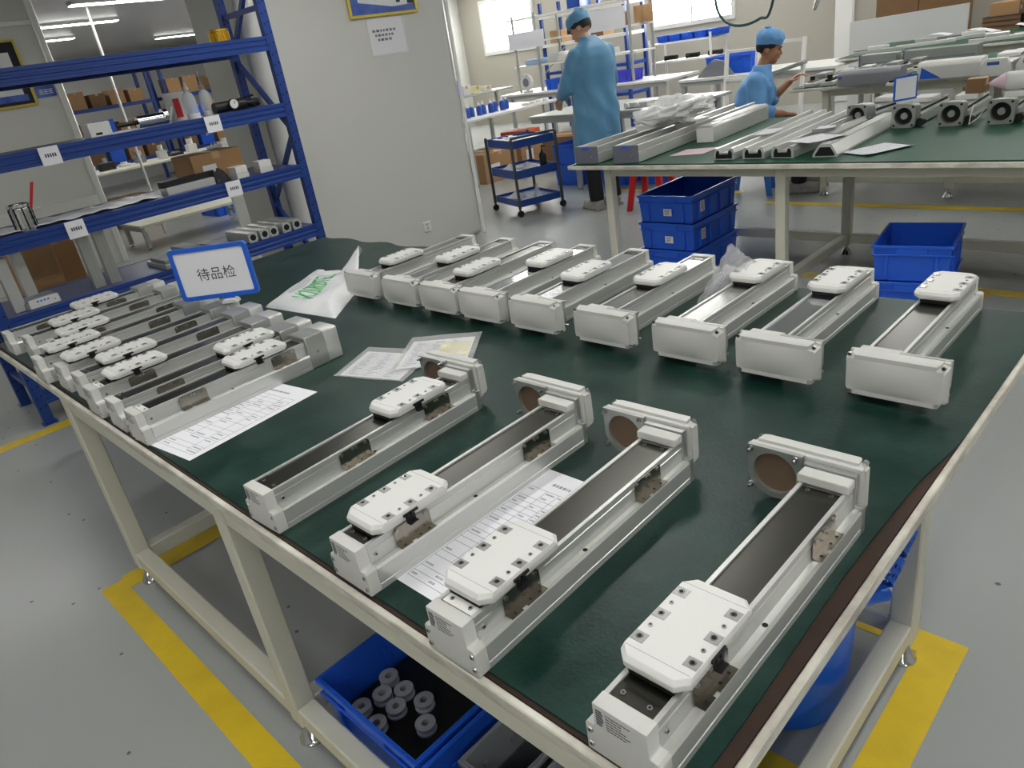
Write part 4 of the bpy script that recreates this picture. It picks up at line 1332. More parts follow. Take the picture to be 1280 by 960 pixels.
def profile_bar(name, label, x, y, L, rz, w, h, kind, group):
    t = thing(name, label, 'profile', (x, y, ZM), rz, group)
    if kind == 0:
        poly = [(-w / 2, 0), (w / 2, 0), (w / 2, .012), (w / 2 - .03, h), (-w / 2 + .03, h), (-w / 2, .012)]
    else:
        poly = [(-w / 2, 0), (w / 2, 0), (w / 2, h * .6), (w / 2 - .01, h), (w / 2 - .025, h), (w / 2 - .03, h * .55), (-w / 2 + .03, h * .55), (-w / 2 + .025, h), (-w / 2 + .01, h), (-w / 2, h * .6)]
    MB().prism(poly, 'y', 0, L).build('profile_body', M_alu, t, smooth=0)
    q = [(a * .78, .006 + b * .72) for a, b in poly]
    MB().prism(q, 'y', -.0012, -.0004).build('open_end', M_dark, t, smooth=0)
    MB().box(-w / 2 + .034, .004, h * .55 + .0005 if kind else h + .0003, w / 2 - .034, L - .004, h * .55 + .004 if kind else h + .003).build('wiper_strip', M_alud, t, smooth=0)
    return t


for i, (x, L, rz, k) in enumerate(((-2.16, 1.30, 1.5, 1), (-1.99, 1.18, 1.0, 1), (-1.83, .98, -2, 1), (-1.61, .95, 1.5, 0))):
    profile_bar('aluminium_profile', '%s open aluminium profile from the crinkled bag on the second bench' % 'first second third fourth'.split()[i], x, 3.80 + .01 * i, L, radians(rz), .125, .06, k, 'open aluminium profiles')
for i, (x, y, z, rz, w, l) in enumerate(((-2.13, 4.28, ZM + .0625, .1, .12, .22), (-1.72, 3.98, ZM + .066, -.4, .20, .24), (-1.78, 4.28, ZM + .067, .2, .14, .22), (-1.42, 4.0, ZM + .0012, -.5, .2, .28))):
    o = sheet('paper_sheet', ['narrow white paper on the first open profile', 'white printed sheet draped over two open profiles', 'white folded paper standing on the open profiles', 'white printed sheet lying on the green mat by the fourth profile'][i], [(-w / 2, -l / 2), (w / 2, -l / 2), (w / 2, l / 2), (-w / 2, l / 2)], 0, seed=20 + i, rows=9, curl=.8 if i in (2,) else .15)
    o.location = (x, y, z); o.rotation_euler = (0, 0, rz)

# motor-mount modules with cast square flange facing the camera
gm = {}
n = 40
q = [(cos(2 * pi * i / n), sin(2 * pi * i / n)) for i in range(n)]
ring = [(.047 * c, .062 + .047 * d) for c, d in q]
q = [(.062 * c / (abs(c) ** 9 + abs(d) ** 9) ** (1 / 9), .062 + .062 * d / (abs(c) ** 9 + abs(d) ** 9) ** (1 / 9)) for c, d in q]
mb = MB()
V = [(x, 0, z) for x, z in q] + [(x, 0, z) for x, z in ring] + [(x, .030, z) for x, z in q] + [(x, .030, z) for x, z in ring]
Fs = []
for i in range(n):
    j = (i + 1) % n
    Fs += [(i, j, n + j, n + i), (j, i, 2 * n + i, 2 * n + j), (n + i, n + j, 3 * n + j, 3 * n + i)]
Fs += [tuple(range(3 * n, 4 * n))]
mb._add(V, Fs)
gm['flange'] = mb.mesh('cast_flange', M_cast, smooth=25)
gm['hub'] = MB().cyl((0, .012, .062), (0, .029, .062), .018, n=18).mesh('coupling_hub', M_cast)
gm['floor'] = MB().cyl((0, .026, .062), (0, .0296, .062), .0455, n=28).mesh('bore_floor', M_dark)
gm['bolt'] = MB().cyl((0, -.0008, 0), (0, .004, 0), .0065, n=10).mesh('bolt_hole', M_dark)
gm['neck'] = MB().prism(rrect(-.054, .054, .006, .118, .02, 4), 'y', .0305, .11).mesh('cast_neck', M_cast, smooth=30)
gm['body'] = MB().prism([(-.06, .004), (.06, .004), (.06, .055), (.048, .062), (.048, .085), (-.048, .085), (-.048, .062), (-.06, .055)], 'y', .1105, .62).mesh('module_body', M_alu, smooth=0)
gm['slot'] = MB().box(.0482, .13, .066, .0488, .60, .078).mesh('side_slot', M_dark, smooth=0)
gm['cover'] = MB().box(-.04, .115, .0855, .04, .615, .088).mesh('cover_strip', M_stripm, smooth=0)
gm['car'] = MB().box(-.056, .30, .089, .056, .45, .118).mesh('carriage', M_white, bevel=.004)
gm['knob'] = MB().cyl((.078, .03, .024), (.078, .07, .024), .022, n=16).mesh('black_knob', M_black)
for i, (x, rz) in enumerate(((-1.80, -8), (-1.50, 0), (-1.262, 2), (-1.03, 1), (-.79, 0))):
    lab = ['cast-flange module leaning behind the papers on the second bench', 'cast-flange module with a little blue sign on it', 'third cast-flange module on the green mat, string tied round it', 'cast-flange module below the white roll', 'cast-flange module cut by the right picture edge', 'cast-flange module beyond the picture edge, last of its row'][i]
    t = thing('flanged_module', lab, 'linear module', (x, 4.60 + (.12 if i == 0 else 0), ZM), radians(rz), 'cast-flange modules on the green mat')
    for k, nm in (('neck', 'cast_neck'), ('body', 'module_body'), ('slot', 'side_slot'), ('cover', 'cover_strip'), ('car', 'carriage'), ('knob', 'black_knob')):
        link(nm, gm[k], t)
    f = link('cast_flange', gm['flange'], t); link('coupling_hub', gm['hub'], f); link('bore_floor', gm['floor'], f)
    for a in (-.048, .048):
        for b in (.014, .110):
            o = link('bolt_hole', gm['bolt'], f); o.location = (a, 0, b)
t = thing('table_sign', 'small blue and white sign standing edge-on on a cast-flange module', 'sign', (-1.515, 4.655, ZM + .1265), radians(-38))
MB().box(-.005, -.07, .015, .001, .07, .145).build('sign_plate', M_sign, t, bevel=.002)
MB().box(.0015, -.06, .025, .003, .06, .135).build('sign_sheet', M_paper, t, smooth=0)
MB().box(-.02, -.04, 0, .02, .04, .0145).build('clip_stand', M_white, t, bevel=.002)
o = tag(MB().tube([(-1.18, 4.70, ZM + .09), (-1.17, 4.62, ZM + .05), (-1.165, 4.58, ZM + .01), (-1.14, 4.64, ZM + .03), (-1.12, 4.70, ZM + .075), (-1.18, 4.66, ZM + .04)], .003, 6).build('white_string', M_white), 'white string tied between two cast-flange modules', 'string')
t = thing('film_roll', 'white and pink film roll lying on the cast-flange modules at the right edge', 'roll', (-.98, 4.97, ZM + .1185), radians(-78))
MB().cyl((0, -.12, .05), (0, .22, .05), .048, .05, 20).build('roll_body', M_white, t)
MB().cyl((0, .2205, .05), (0, .225, .05), .034, n=16).build('roll_core', M_pink, t)
MB().cyl((0, -.20, .045), (0, -.1205, .05), .006, .048, 18).build('twisted_end', M_pink, t)
carton('small brown carton on a module carriage left of the white film roll', (-1.243, 4.985, ZM + .1185), 0, .09, .12, .075, M_cardd, sticker=False)

# ---------------------------------------------------------------- third and fourth benches
T3 = .88
workbench('cream workbench with green mat where the seated worker leans', -2.86, 6.10, 2.6, 7.60, T3, [(x, y) for x in (-2.62, -1.68, .2, 2.3) for y in (6.24, 7.35)], M_wood, rails=.14)
tag(MB().grid(lambda u, v: (-2.845 + u * 5.42, 6.115 + v * 1.47, T3 + .0008), 4, 4, .0035).build('rubber_mat', M_mat2), 'green mat on the third bench', 'mat')
workbench('cream workbench with green mat before the white board', -3.5, 8.55, 2.6, 10.1, T3, [(x, y) for x in (-3.2, -1.5, .3, 2.3) for y in (8.7, 9.8)], M_wood, rails=.14)
tag(MB().grid(lambda u, v: (-3.48 + u * 6.05, 8.565 + v * 1.52, T3 + .0008), 4, 4, .0035).build('rubber_mat', M_mat2), 'green mat on the fourth bench', 'mat')
Z3 = T3 + .0014
rr = random.Random(11)
for i in range(5):
    x = -2.72 + i * .14
    t = thing('rail_assembly', '%s slim rail assembly from the seated worker on the third bench' % 'first second third fourth fifth'.split()[i], 'rail', (x, 6.14, Z3), radians(rr.uniform(-3, 3)), 'slim rail assemblies')
    MB().box(-.045, 0, 0, .045, .9 + .1 * (i % 2), .03).build('rail_base', M_alu, t, bevel=.003)
    MB().box(-.02, .01, .0305, .02, .88, .045).build('rail', M_dark if i % 2 else M_steel, t, bevel=.002)
    MB().box(-.04, .2 + .12 * i, .046, .04, .36 + .12 * i, .075).build('slider', M_alud, t, bevel=.004)
    MB().cyl((0, .06, .046), (0, .06, .075), .02, n=10).build('knob', M_black, t)


def grey_box(label, u0, u1, vb, h, d, rz, tri=False):
    a, b = pz(u0, vb, Z3), pz(u1, vb, Z3)
    w = (b - a).length
    t = thing('control_box', label, 'control box', ((a.x + b.x) / 2, (a.y + b.y) / 2 + d / 2, Z3), rz, 'grey control boxes')
    MB().prism([(-d / 2, 0), (d / 2, 0), (d / 2, h), (-d / 2 + .025, h), (-d / 2, h * .75)], 'x', -w / 2, w / 2).build('box_body', M_grey if not tri else M_cap, t, bevel=.003)
    if tri:
        mb = MB(); mb._add([(-w / 2 + .02, -d / 2 - .001, .006), (-w / 2 + .16, -d / 2 - .001, .006), (-w / 2 + .03, -d / 2 - .001, h * .72)], [(0, 1, 2)])
        mb.build('blue_triangle', M_sign, t, fix=False, smooth=0)
    else:
        MB().box(-w / 2 + .01, -d / 2 - .0012, h * .5, -w / 2 + .03, -d / 2 - .0004, h * .68).build('mark', M_sign, t, smooth=0)
    return t


grey_box('plain grey control box on the third bench beside the slim rails', 1058, 1112, 106, .105, .15, 0)
grey_box('grey control box with a blue triangle on the third bench', 1157, 1213, 98, .115, .15, 0, True)
for i, (u, v) in enumerate(((1242, 96), (1276, 94))):
    c = pz(u, v, Z3)
    t = thing('rounded_module', ['white round-nosed module with blue badge on the third bench', 'white round-nosed module under pink film at the picture edge'][i], 'linear module', (c.x + .05 * i, c.y + .02, Z3), 0, 'white round-nosed modules')
    MB().prism([(-.09, 0), (.09, 0), (.09, .04), (.06, .11), (-.06, .11), (-.09, .07)], 'y', 0, .05).build('nose_cap', M_white, t, bevel=.008, seg=2)
    MB().box(-.08, .0505, .004, .08, .9, .08).build('module_body', M_alu, t, bevel=.003)
    MB().box(-.05, -.002, .07, .02, -.0005, .09).build('blue_badge', M_picb, t, smooth=0)
    MB().box(-.07, .3, .0805, .07, .5, .11).build('carriage', M_white, t, bevel=.004)
    if i: MB().grid(lambda u_, v_: (-.09 + u_ * .18, .01 + v_ * .6, .116 + .04 * sin(u_ * pi) + .006 * sin(v_ * 20)), 8, 12).build('pink_film', M_pink, t, fix=False)
for i, (u, v, L, a) in enumerate(((1119, 105, .4, 0), (1131, 103, .45, 0), (1143, 101, .36, 0), (1165, 88, .5, -80))):
    c = pz(u, v, Z3)
    t = thing('black_white_rail', '%s black and white rail strewn between the control boxes' % 'first second third fourth'.split()[i], 'rail', (c.x, c.y + .1, Z3 + .0005), radians(a), 'strewn black and white rails')
    MB().box(-.03, -L / 2, 0, .03, L / 2, .02).build('rail_base', M_white, t, bevel=.002)
    MB().box(-.012, -L / 2 + .01, .0205, .012, L / 2 - .01, .032).build('rail', M_dark, t, smooth=0)
# long grey beams at the back of the third bench
for i, (u0, u1, v) in enumerate(((1075, 1120, 80), (1130, 1222, 74))):
    a, b = pz(u0, v, Z3), pz(u1, v, Z3)
    y = min(7.2, (a.y + b.y) / 2)
    a, b = py(u0, v, y), py(u1, v, y)
    t = thing('grey_beam', ['short grey beam with blue badge across the third bench', 'long grey beam across the back of the third bench'][i], 'beam', (0, 0, Z3), 0, 'grey beams')
    MB().box(a.x, y, 0, b.x, y + .12, .11).build('beam_body', M_alud, t, bevel=.004)
    MB().box(a.x + .02, y - .0015, .03, b.x - .02, y - .0005, .045).build('groove', M_grey, t, smooth=0)
    MB().box(a.x - .012, y - .002, -.0, a.x - .0005, y + .122, .115).build('end_plate', M_endg, t, smooth=0)
Z4 = T3 + .0014
for i in range(9):
    x = -3.15 + i * .36; y = 8.78 + (i % 3) * .3
    t = thing('rail_bundle', '%s pale rail bundle from the left on the fourth bench' % 'first second third fourth fifth sixth seventh eighth ninth'.split()[i], 'rail', (x, y, Z4), radians(rr.uniform(-85, -60)), 'pale rail bundles')
    L = rr.uniform(.45, .6)
    MB().box(-.04, -L / 2, 0, .04, L / 2, .035).build('rail_base', M_white if i % 2 else M_alu, t, bevel=.003)
    MB().box(-.03, -.1, .0355, .03, .1, .07).build('slider', M_alu if i % 2 else M_white, t, bevel=.005)
    MB().box(-.012, -L / 2, .0355, .012, -.105, .045).build('rail', M_steel, t, smooth=0)
for i in range(4):
    o = MB().grid(lambda u, v: (-.15 + u * .3, -.1 + v * .2, .03 * sin(u * 3 + i) + .031), 6, 4, .002).build('crumpled_paper', M_paper)
    o.location = (-2.9 + i * .45, 9.75 + .06 * i, Z4); tag(o, '%s crumpled white paper at the back of the fourth bench' % 'first second third fourth'.split()[i], 'paper', 'crumpled papers')

# white board, cardboard, trays by the far wall
a, b, c = py(1060, 78, 10.6), py(1207, 40, 10.6), py(1205, 8, 10.6)
d = py(1063, 28, 10.6)
t = thing('foam_board', 'large white foam board standing on edge behind the benches', 'board', (0, 0, 0))
MB().layers([[(a.x, 10.62, .03), (b.x, 10.62, .03), (b.x, 10.62, c.z + .03), (a.x, 10.62, d.z)], [(a.x, 10.67, .03), (b.x, 10.67, .03), (b.x, 10.67, c.z + .03), (a.x, 10.67, d.z)]]).build('board_panel', M_foam, t, smooth=0)
for xx in (a.x + .05, b.x - .25):
    MB().box(xx, 10.58, 0, xx + .2, 10.71, .0295).build('foot_block', M_grey, t, smooth=0)
a, b = py(1098, 18, 11.2), py(1208, 4, 11.2)
for i in range(2):
    x0 = a.x + (b.x - a.x) * i / 2
    carton(['tall brown carton behind the foam board, left of a pair', 'tall brown carton behind the foam board, right of a pair'][i], (x0 + (b.x - a.x) / 4, 11.3, 0), 0, (b.x - a.x) / 2 - .01, .4, 1.75, M_cardd, 'tall brown cartons', False)
a = py(1203, 40, 10.4)
t = thing('tray_rack', 'low grey table carrying charcoal trays right of the foam board', 'table', (0, 0, 0))
MB().box(-2.72, 10.75, .74, -.2, 11.05, .78).build('table_top', M_grey, t, bevel=.004)
for xx in (-2.68, -.25):
    for yy in (10.79, 11.0): MB().box(xx - .02, yy - .02, 0, xx + .02, yy + .02, .7395).build('leg', M_grey, t, smooth=0)
k = 0
for s, (xx, nn, w_) in enumerate(((-2.50, 4, .38), (-1.98, 7, .6), (-1.35, 8, .6), (-.72, 8, .6))):
    for j in range(nn):
        t = thing('charcoal_tray', '%s charcoal tray from the bottom in the %s stack right of the foam board' % ('first second third fourth fifth sixth seventh eighth'.split()[j], 'first second third fourth'.split()[s]), 'tray', (xx, 10.9, .7805 + j * .052), 0, 'stacked charcoal trays')
        MB().box(-w_ / 2, -.2, 0, w_ / 2, .2, .045).build('tray_body', M_tray if s else M_cardd, t, bevel=.004)
        MB().box(-w_ / 2 - .006, -.206, .0455, w_ / 2 + .006, .206, .0515).build('lip', M_tray, t, smooth=0)
t = carton('small brown carton on the first charcoal tray stack', (-2.50, 10.9, .7805 + 4 * .052), 0, .3, .25, .14)

# ---------------------------------------------------------------- hanging hose and nozzle
hp_ = [py(u, v, 7.0) for u, v in ((893, -30), (895, 5), (902, 22), (915, 31), (932, 31), (950, 23), (964, 9))]
h0 = [Vector((hp_[0].x - .05, 7.0, CZ))] + hp_ + [Vector((hp_[-1].x + .16, 7.0, 2.2)), Vector((hp_[-1].x + .2, 7.0, CZ))]


def smooth_path(P_, k=6):
    out = []
    for i in range(len(P_) - 1):
        p0 = P_[max(i - 1, 0)]; p1 = P_[i]; p2 = P_[i + 1]; p3 = P_[min(i + 2, len(P_) - 1)]
        for j in range(k):
            t = j / k
            out.append(.5 * ((2 * p1) + (p2 - p0) * t + (2 * p0 - 5 * p1 + 4 * p2 - p3) * t * t + (3 * p1 - p0 - 3 * p2 + p3) * t ** 3))
    return out + [P_[-1]]


tag(MB().tube(smooth_path(h0), .013, 10).build('air_hose', mat('hose_green', (40, 74, 74), .4)), 'dark green air hose looping down from the ceiling', 'hose')
nz_ = py(1020, 6, 5.5)
t = thing('air_nozzle', 'small chrome nozzle hanging on a thin line above the second bench', 'nozzle', tuple(nz_))
MB().cyl((-.012, 0, -.03), (.012, 0, .03), .012, .017, 14).build('nozzle_body', M_chrome, t)
MB().tube([(.012, 0, .03), (.03, 0, .08), (.035, 0, CZ - nz_.z)], .003, 6).build('line', M_white, t)


# ---------------------------------------------------------------- stools
def stool(label, loc, M, h=.45, w=.27, rz=0):
    t = thing('stool', label, 'stool', loc, rz)
    MB().layers([[(x * w / 2, y * w / 2, h - .03) for x, y in ((-1, -1), (1, -1), (1, 1), (-1, 1))], [(x * (w / 2 - .015), y * (w / 2 - .015), h) for x, y in ((-1, -1), (1, -1), (1, 1), (-1, 1))]]).build('seat', M, t, bevel=.008, seg=2)
    for sx in (-1, 1):
        for sy in (-1, 1):
            a, b = w / 2 - .03, w / 2 + .03
            MB().layers([[(sx * b + p, sy * b + q, 0) for p, q in ((-.022, -.022), (.022, -.022), (.022, .022), (-.022, .022))], [(sx * a + p, sy * a + q, h - .0305) for p, q in ((-.028, -.028), (.028, -.028), (.028, .028), (-.028, .028))]]).build('leg', M, t, bevel=.004)
    e = w / 2 - .004
    for a in ((-e + .04, -e - .006, e - .04, -e + .006), (-e + .04, e - .006, e - .04, e + .006), (-e - .006, -e + .04, -e + .006, e - .04), (e - .006, -e + .04, e + .006, e - .04)):
        MB().box(a[0], a[1], h - .14, a[2], a[3], h - .0305).build('skirt', M, t, smooth=0)
    return t


ST = pz(951, 243, 0)
stool('blue plastic stool under the seated worker', (-3.29, 6.28, 0), M_stool, rz=radians(20))
r0 = pz(808, 262, 0)
stool('red plastic stool behind the three-crate stack', (r0.x, r0.y + .12, 0), M_red, rz=radians(10))


# ---------------------------------------------------------------- people
def fused(mb, name, M, parent, voxel=.008, it=6, mats=None):
    me = bpy.data.meshes.new(name); me.from_pydata(mb.v, [], mb.f)
    bm = bmesh.new(); bm.from_mesh(me); bmesh.ops.recalc_face_normals(bm, faces=bm.faces[:]); bm.to_mesh(me); bm.free()
    o = bpy.data.objects.new(name, me); COL.objects.link(o)
    r = o.modifiers.new('r', 'REMESH'); r.mode = 'VOXEL'; r.voxel_size = voxel
    s = o.modifiers.new('s', 'SMOOTH'); s.factor = .5; s.iterations = it
    dg = bpy.context.evaluated_depsgraph_get()
    m2 = bpy.data.meshes.new_from_object(o.evaluated_get(dg))
    bpy.data.objects.remove(o); bpy.data.meshes.remove(me)
    m2.materials.clear(); m2.materials.append(M); m2.name = name
    m2.polygons.foreach_set('use_smooth', [True] * len(m2.polygons))
    return link(name, m2, parent)


def hand(mb, wrist, d, up, side, curl=.5, spread=.012):
    """palm and five fingers; d = pointing direction, up = back of the hand, side = +1 thumb on d x up side"""
    wrist, d, up = Vector(wrist), Vector(d).normalized(), Vector(up).normalized()
    lat = d.cross(up).normalized() * side
    up = (up - d * up.dot(d)).normalized()
    for k in range(4):
        o = lat * (.028 - k * .019)
        mb.cap(wrist + o * .6, wrist + d * .085 + o, .016, .0125, 8)
        L = (.072, .08, .075, .06)[k]
        p = wrist + d * .087 + o; dd = d.copy()
        for s in range(3):
            ang = curl * (s + 1) * .6
            nd = (d * cos(ang) - up * sin(ang)).normalized()
            q = p + nd * L * (.45, .32, .25)[s]
            mb.cap(p, q, .0092 - .0008 * s, .0086 - .0008 * s, 8); p = q
    p = wrist + d * .02 + lat * .03; q = p + (d * .6 + lat * .7 - up * .2).normalized() * .045; e = q + (d * .9 + lat * .1 - up * .4).normalized() * .035
    mb.cap(p, q, .014, .011, 8); mb.cap(q, e, .011, .009, 8)


def head(mb, c, f, up):
    """fuse a head into mb. c centre, f facing, up; returns frame function"""
    f = Vector(f).normalized(); up = Vector(up); up = (up - f * up.dot(f)).normalized(); rt = f.cross(up)
    c = Vector(c)
    fr = lambda x, y, z: c + rt * x + f * y + up * z
    Mx = Matrix((rt, f, up)).transposed().to_4x4(); Mx.translation = c
    mb.T = Mx
    mb.ball((0, -.012, .025), (.076, .094, .092), 20, 14)
    mb.ball((0, .018, -.035), (.060, .070, .080), 18, 12)
    mb.ball((0, .050, -.090), (.030, .032, .026), 12, 8)
    mb.cap((0, .082, .005), (0, .098, -.028), .009, .013, 10)
    mb.ball((0, .072, .022), (.048, .020, .012), 12, 8)
    mb.ball((0, .078, -.058), (.024, .014, .010), 12, 8)
    for s in (-1, 1):
        mb.ball((s * .036, .062, -.020), (.020, .022, .020), 10, 8)
        mb.ball((s * .077, -.012, -.012), (.009, .020, .032), 10, 8)
    mb.T = None
    return Mx


def folds(o, f):
    P_ = [(v.co.copy(), v.normal.copy()) for v in o.data.vertices]
    out = []
    for c, n_ in P_:
        out.extend(c + n_ * f(c, math.atan2(c.y, c.x)))
    o.data.vertices.foreach_set('co', out)
    o.data.update()


def head_parts(root, Mx, cap_M, cap_tilt=0):
    hr = MB(); hr.T = Mx
    def hf(u, v):
        th = 2 * pi * u; fwd = sin(th)
        lim = 1.38 if fwd > .55 else (1.66 if fwd > .1 else 2.15)
        if abs(fwd) < .3: lim = 1.75
        ph = v * lim
        j = 1 + .02 * sin(th * 23) * (v > .8)
        return (.084 * j * sin(ph) * cos(th), -.014 + .103 * j * sin(ph) * sin(th), .020 + .102 * cos(ph))
    hr.grid(hf, 48, 16)
    hr.build('hair', M_hair, root, fix=False, smooth=80)
    cp = MB(); cp.T = Mx
    def cf(u, v):
        th = 2 * pi * u; fwd = sin(th)
        if v < .7:
            ph = v / .7 * 1.36; pf = 1 + .035 * sin(th * 9) * sin(ph) ** 2 + .02 * sin(th * 4 + 1)
            return (.098 * pf * sin(ph) ** .8 * cos(th), -.016 + .116 * pf * sin(ph) ** .8 * fwd, .058 + .098 * cos(ph) ** .75)
        k = (v - .7) / .3
        return ((.098 - .009 * k) * cos(th), -.016 + (.116 - .010 * k) * fwd, .078 - .044 * k + (.006 if fwd > 0 else -.014 * k * -fwd))
    cp.grid(cf, 54, 16)
    cp.build('work_cap', cap_M, root, fix=False, smooth=70)
    kn = MB(); kn.T = Mx
    kn.ball((.01, -.05, .156), (.032, .030, .016), 10, 6)
    kn.build('cap_gather', cap_M, root)
    ey = MB(); ey.T = Mx
    for s in (-1, 1):
        ey.ball((s * .032, .079, .004), (.013, .006, .0055), 10, 6)
    ey.build('eyes', M_eye, root)
    eb = MB(); eb.T = Mx
    for s in (-1, 1): eb.cap((s * .016, .092, .022), (s * .048, .078, .024), .0045, .0035, 6)
    eb.build('eyebrows', M_hair, root)
    lp = MB(); lp.T = Mx
    lp.ball((0, .088, -.058), (.021, .007, .0065), 10, 6)
    lp.build('lips', M_lip, root)


def torso(mb, rings, n=28, wr=.0):
    """rings: (cx, cy, z, rx, ry)"""
    polys = []
    for i, (cx_, cy_, z, rx, ry) in enumerate(rings):
        polys.append([(cx_ + rx * (1 + wr * sin(6 * t_ + i * .3)) * cos(t_), cy_ + ry * (1 + wr * sin(5 * t_ + i * .2)) * sin(t_), z) for t_ in [2 * pi * k / n for k in range(n)]])
    mb.layers(polys)


# standing worker
fd_ = Vector((-.95, .30, 0)).normalized()
w1 = thing('person', 'person in a long blue coat and cap standing with back half turned', 'person', (-4.47, 5.62, 0), math.atan2(-fd_.x, fd_.y))
b1 = MB()
for s in (-1, 1):
    b1.cap((s * .09, 0, .90), (s * .095, .02, .49), .082, .058); b1.cap((s * .095, .02, .49), (s * .10, -.02, .10), .055, .042)
    b1.cap((s * .10, -.03, .055), (s * .11, .13, .042), .042, .036)
b1.ball((0, 0, .95), (.165, .115, .14), 20, 12); b1.ball((0, 0, 1.12), (.145, .10, .17), 20, 12); b1.ball((0, -.01, 1.29), (.18, .115, .17), 20, 12)
b1.cap((-.13, -.01, 1.375), (.13, -.01, 1.375), .05, .05)
b1.cap((0, 0, 1.40), (-.005, .075, 1.51), .056, .052)
arms1 = {-1: ((-.185, 0, 1.375), (-.255, .07, 1.11), (-.18, .30, 1.03)), 1: ((.185, 0, 1.375), (.25, .09, 1.11), (.14, .31, 1.04))}
for s in (-1, 1):
    a, b, c = arms1[s]
    b1.cap(Vector(a) + Vector((-.03 * s, 0, -.03)), b, .044, .040); b1.cap(b, c, .040, .028)
    d = Vector(c) - Vector(b)
    hand(b1, c, d + Vector((0, 0, -.08)), (0, .3, 1), -s, .55)
hx = head(b1, (-.01, .112, 1.578), (-.52, .70, -.50), (-.1, .45, 1))
fused(b1, 'body', M_skin, w1, .0075, 5)
head_parts(w1, hx, M_coat)
c1 = MB()
torso(c1, [(0, .0, .56, .235, .165), (0, 0, .62, .235, .17), (0, 0, .80, .235, .175), (0, 0, .95, .228, .172), (0, 0, 1.10, .215, .158), (0, -.005, 1.25, .225, .16), (0, -.012, 1.36, .215, .14), (0, -.010, 1.42, .175, .115), (0, -.002, 1.465, .115, .092), (0, .012, 1.485, .082, .084), (0, .03, 1.515, .076, .080)], 32, .03)
for s in (-1, 1):
    a, b, c = [Vector(p) for p in arms1[s]]
    c1.cap(a + Vector((-.02 * s, 0, -.012)), b, .080, .072); c1.cap((s * .10, -.01, 1.385), tuple(a + Vector((-.02 * s, 0, -.008))), .066, .076); e = b + (c - b) * .86
    c1.cyl(b, e, .070, .050, 18); c1.ball(b, .072, 16, 10)
cc = fused(c1, 'blue_coat', M_coat, w1, .009, 14)
folds(cc, lambda c, t_: (.007 * sin(t_ * 7 + c.z * 3) * min(1, max(0, (1.15 - c.z) / .4)) + .004 * sin(c.z * 34 + t_ * 6 + 2 * sin(c.x * 22)) * (abs(c.x) > .17) + .004 * sin(c.x * 34 + c.z * 9 + 3 * sin(c.z * 7)) * (c.y < 0)))
MB().box(-.03, -.178, .70, .03, -.174, .72).build('belt_tab', M_coat, w1, bevel=.001)
tr1 = MB()
for s in (-1, 1):
    tr1.cap((s * .092, 0, .88), (s * .097, .015, .49), .098, .076); tr1.cyl((s * .097, .015, .49), (s * .10, -.02, .085), .075, .068, 18)
fused(tr1, 'trousers', M_trouser, w1, .012, 4)
for s in (-1, 1):
    sh = MB(); sh.cap((s * .10, -.045, .055), (s * .112, .135, .045), .05, .043, 14); sh.box(s * .107 - .048, -.09, .002, s * .107 + .048, .175, .03)
    fused(sh, 'shoe', M_shoe, w1, .006, 3)

# seated worker
fd2 = Vector((.93, .37, 0)).normalized()
w2 = thing('person', 'person in blue work coat and cap seated at the third bench, hand raised', 'person', (-3.29, 6.28, 0), math.atan2(-fd2.x, fd2.y))
b2 = MB()
for s in (-1, 1):
    b2.cap((s * .09, 0, .55), (s * .12, .40, .54), .082, .06); b2.cap((s * .12, .40, .53), (s * .12, .40, .10), .055, .042); b2.cap((s * .12, .37, .055), (s * .13, .53, .042), .042, .036)
b2.ball((0, -.02, .58), (.165, .13, .12), 20, 12); b2.ball((0, .01, .73), (.15, .105, .16), 20, 12); b2.ball((0, .04, .88), (.175, .115, .15), 20, 12)
b2.cap((-.13, .06, .955), (.13, .06, .955), .05, .05)
b2.cap((0, .07, .98), (0, .12, 1.10), .055, .052)
A2 = {1: ((.185, .06, .955), (.235, .06, .73), (.225, .27, .69)), -1: ((-.185, .07, .955), (-.205, .15, .765), (-.175, .30, .895))}
for s in (-1, 1):
    a, b, c = A2[s]
    b2.cap(a, b, .052, .043); b2.cap(b, c, .042, .028)
hand(b2, A2[1][2], (.0, 1, -.15), (0, .1, 1), -1, .45)
hand(b2, A2[-1][2], (.10, .75, .5), (0, -.5, .75), 1, .8)
hx = head(b2, (0, .155, 1.19), (0, .97, -.24), (0, .24, .97))
fused(b2, 'body', M_skin2, w2, .0075, 5)
head_parts(w2, hx, M_coat2)
c2_ = MB()
torso(c2_, [(0, -.02, .47, .21, .19), (0, -.02, .56, .215, .19), (0, -.01, .68, .205, .165), (0, .015, .80, .21, .16), (0, .04, .90, .212, .15), (0, .055, .965, .19, .125), (0, .075, 1.01, .11, .092), (0, .095, 1.05, .082, .082), (0, .10, 1.075, .078, .08)], 32, .03)
a, b, c = [Vector(p) for p in A2[1]]
c2_.cap(a, b, .084, .074); c2_.cyl(b, b + (c - b) * .75, .072, .052, 18)
a, b, c = [Vector(p) for p in A2[-1]]
c2_.cap(a, b, .084, .070); c2_.cyl(b, b + (c - b) * .25, .068, .058, 18)
cc = fused(c2_, 'blue_coat', M_coat2, w2, .009, 12)
folds(cc, lambda c, t_: .004 * sin(c.z * 38 + t_ * 5 + 2 * sin(c.x * 24)) + .003 * sin(c.x * 40 + c.z * 17))
tr2 = MB()
for s in (-1, 1):
    tr2.cap((s * .09, .02, .56), (s * .12, .40, .545), .092, .075); tr2.cyl((s * .12, .40, .54), (s * .12, .40, .085), .073, .066, 18)
fused(tr2, 'trousers', M_trouser, w2, .012, 4)
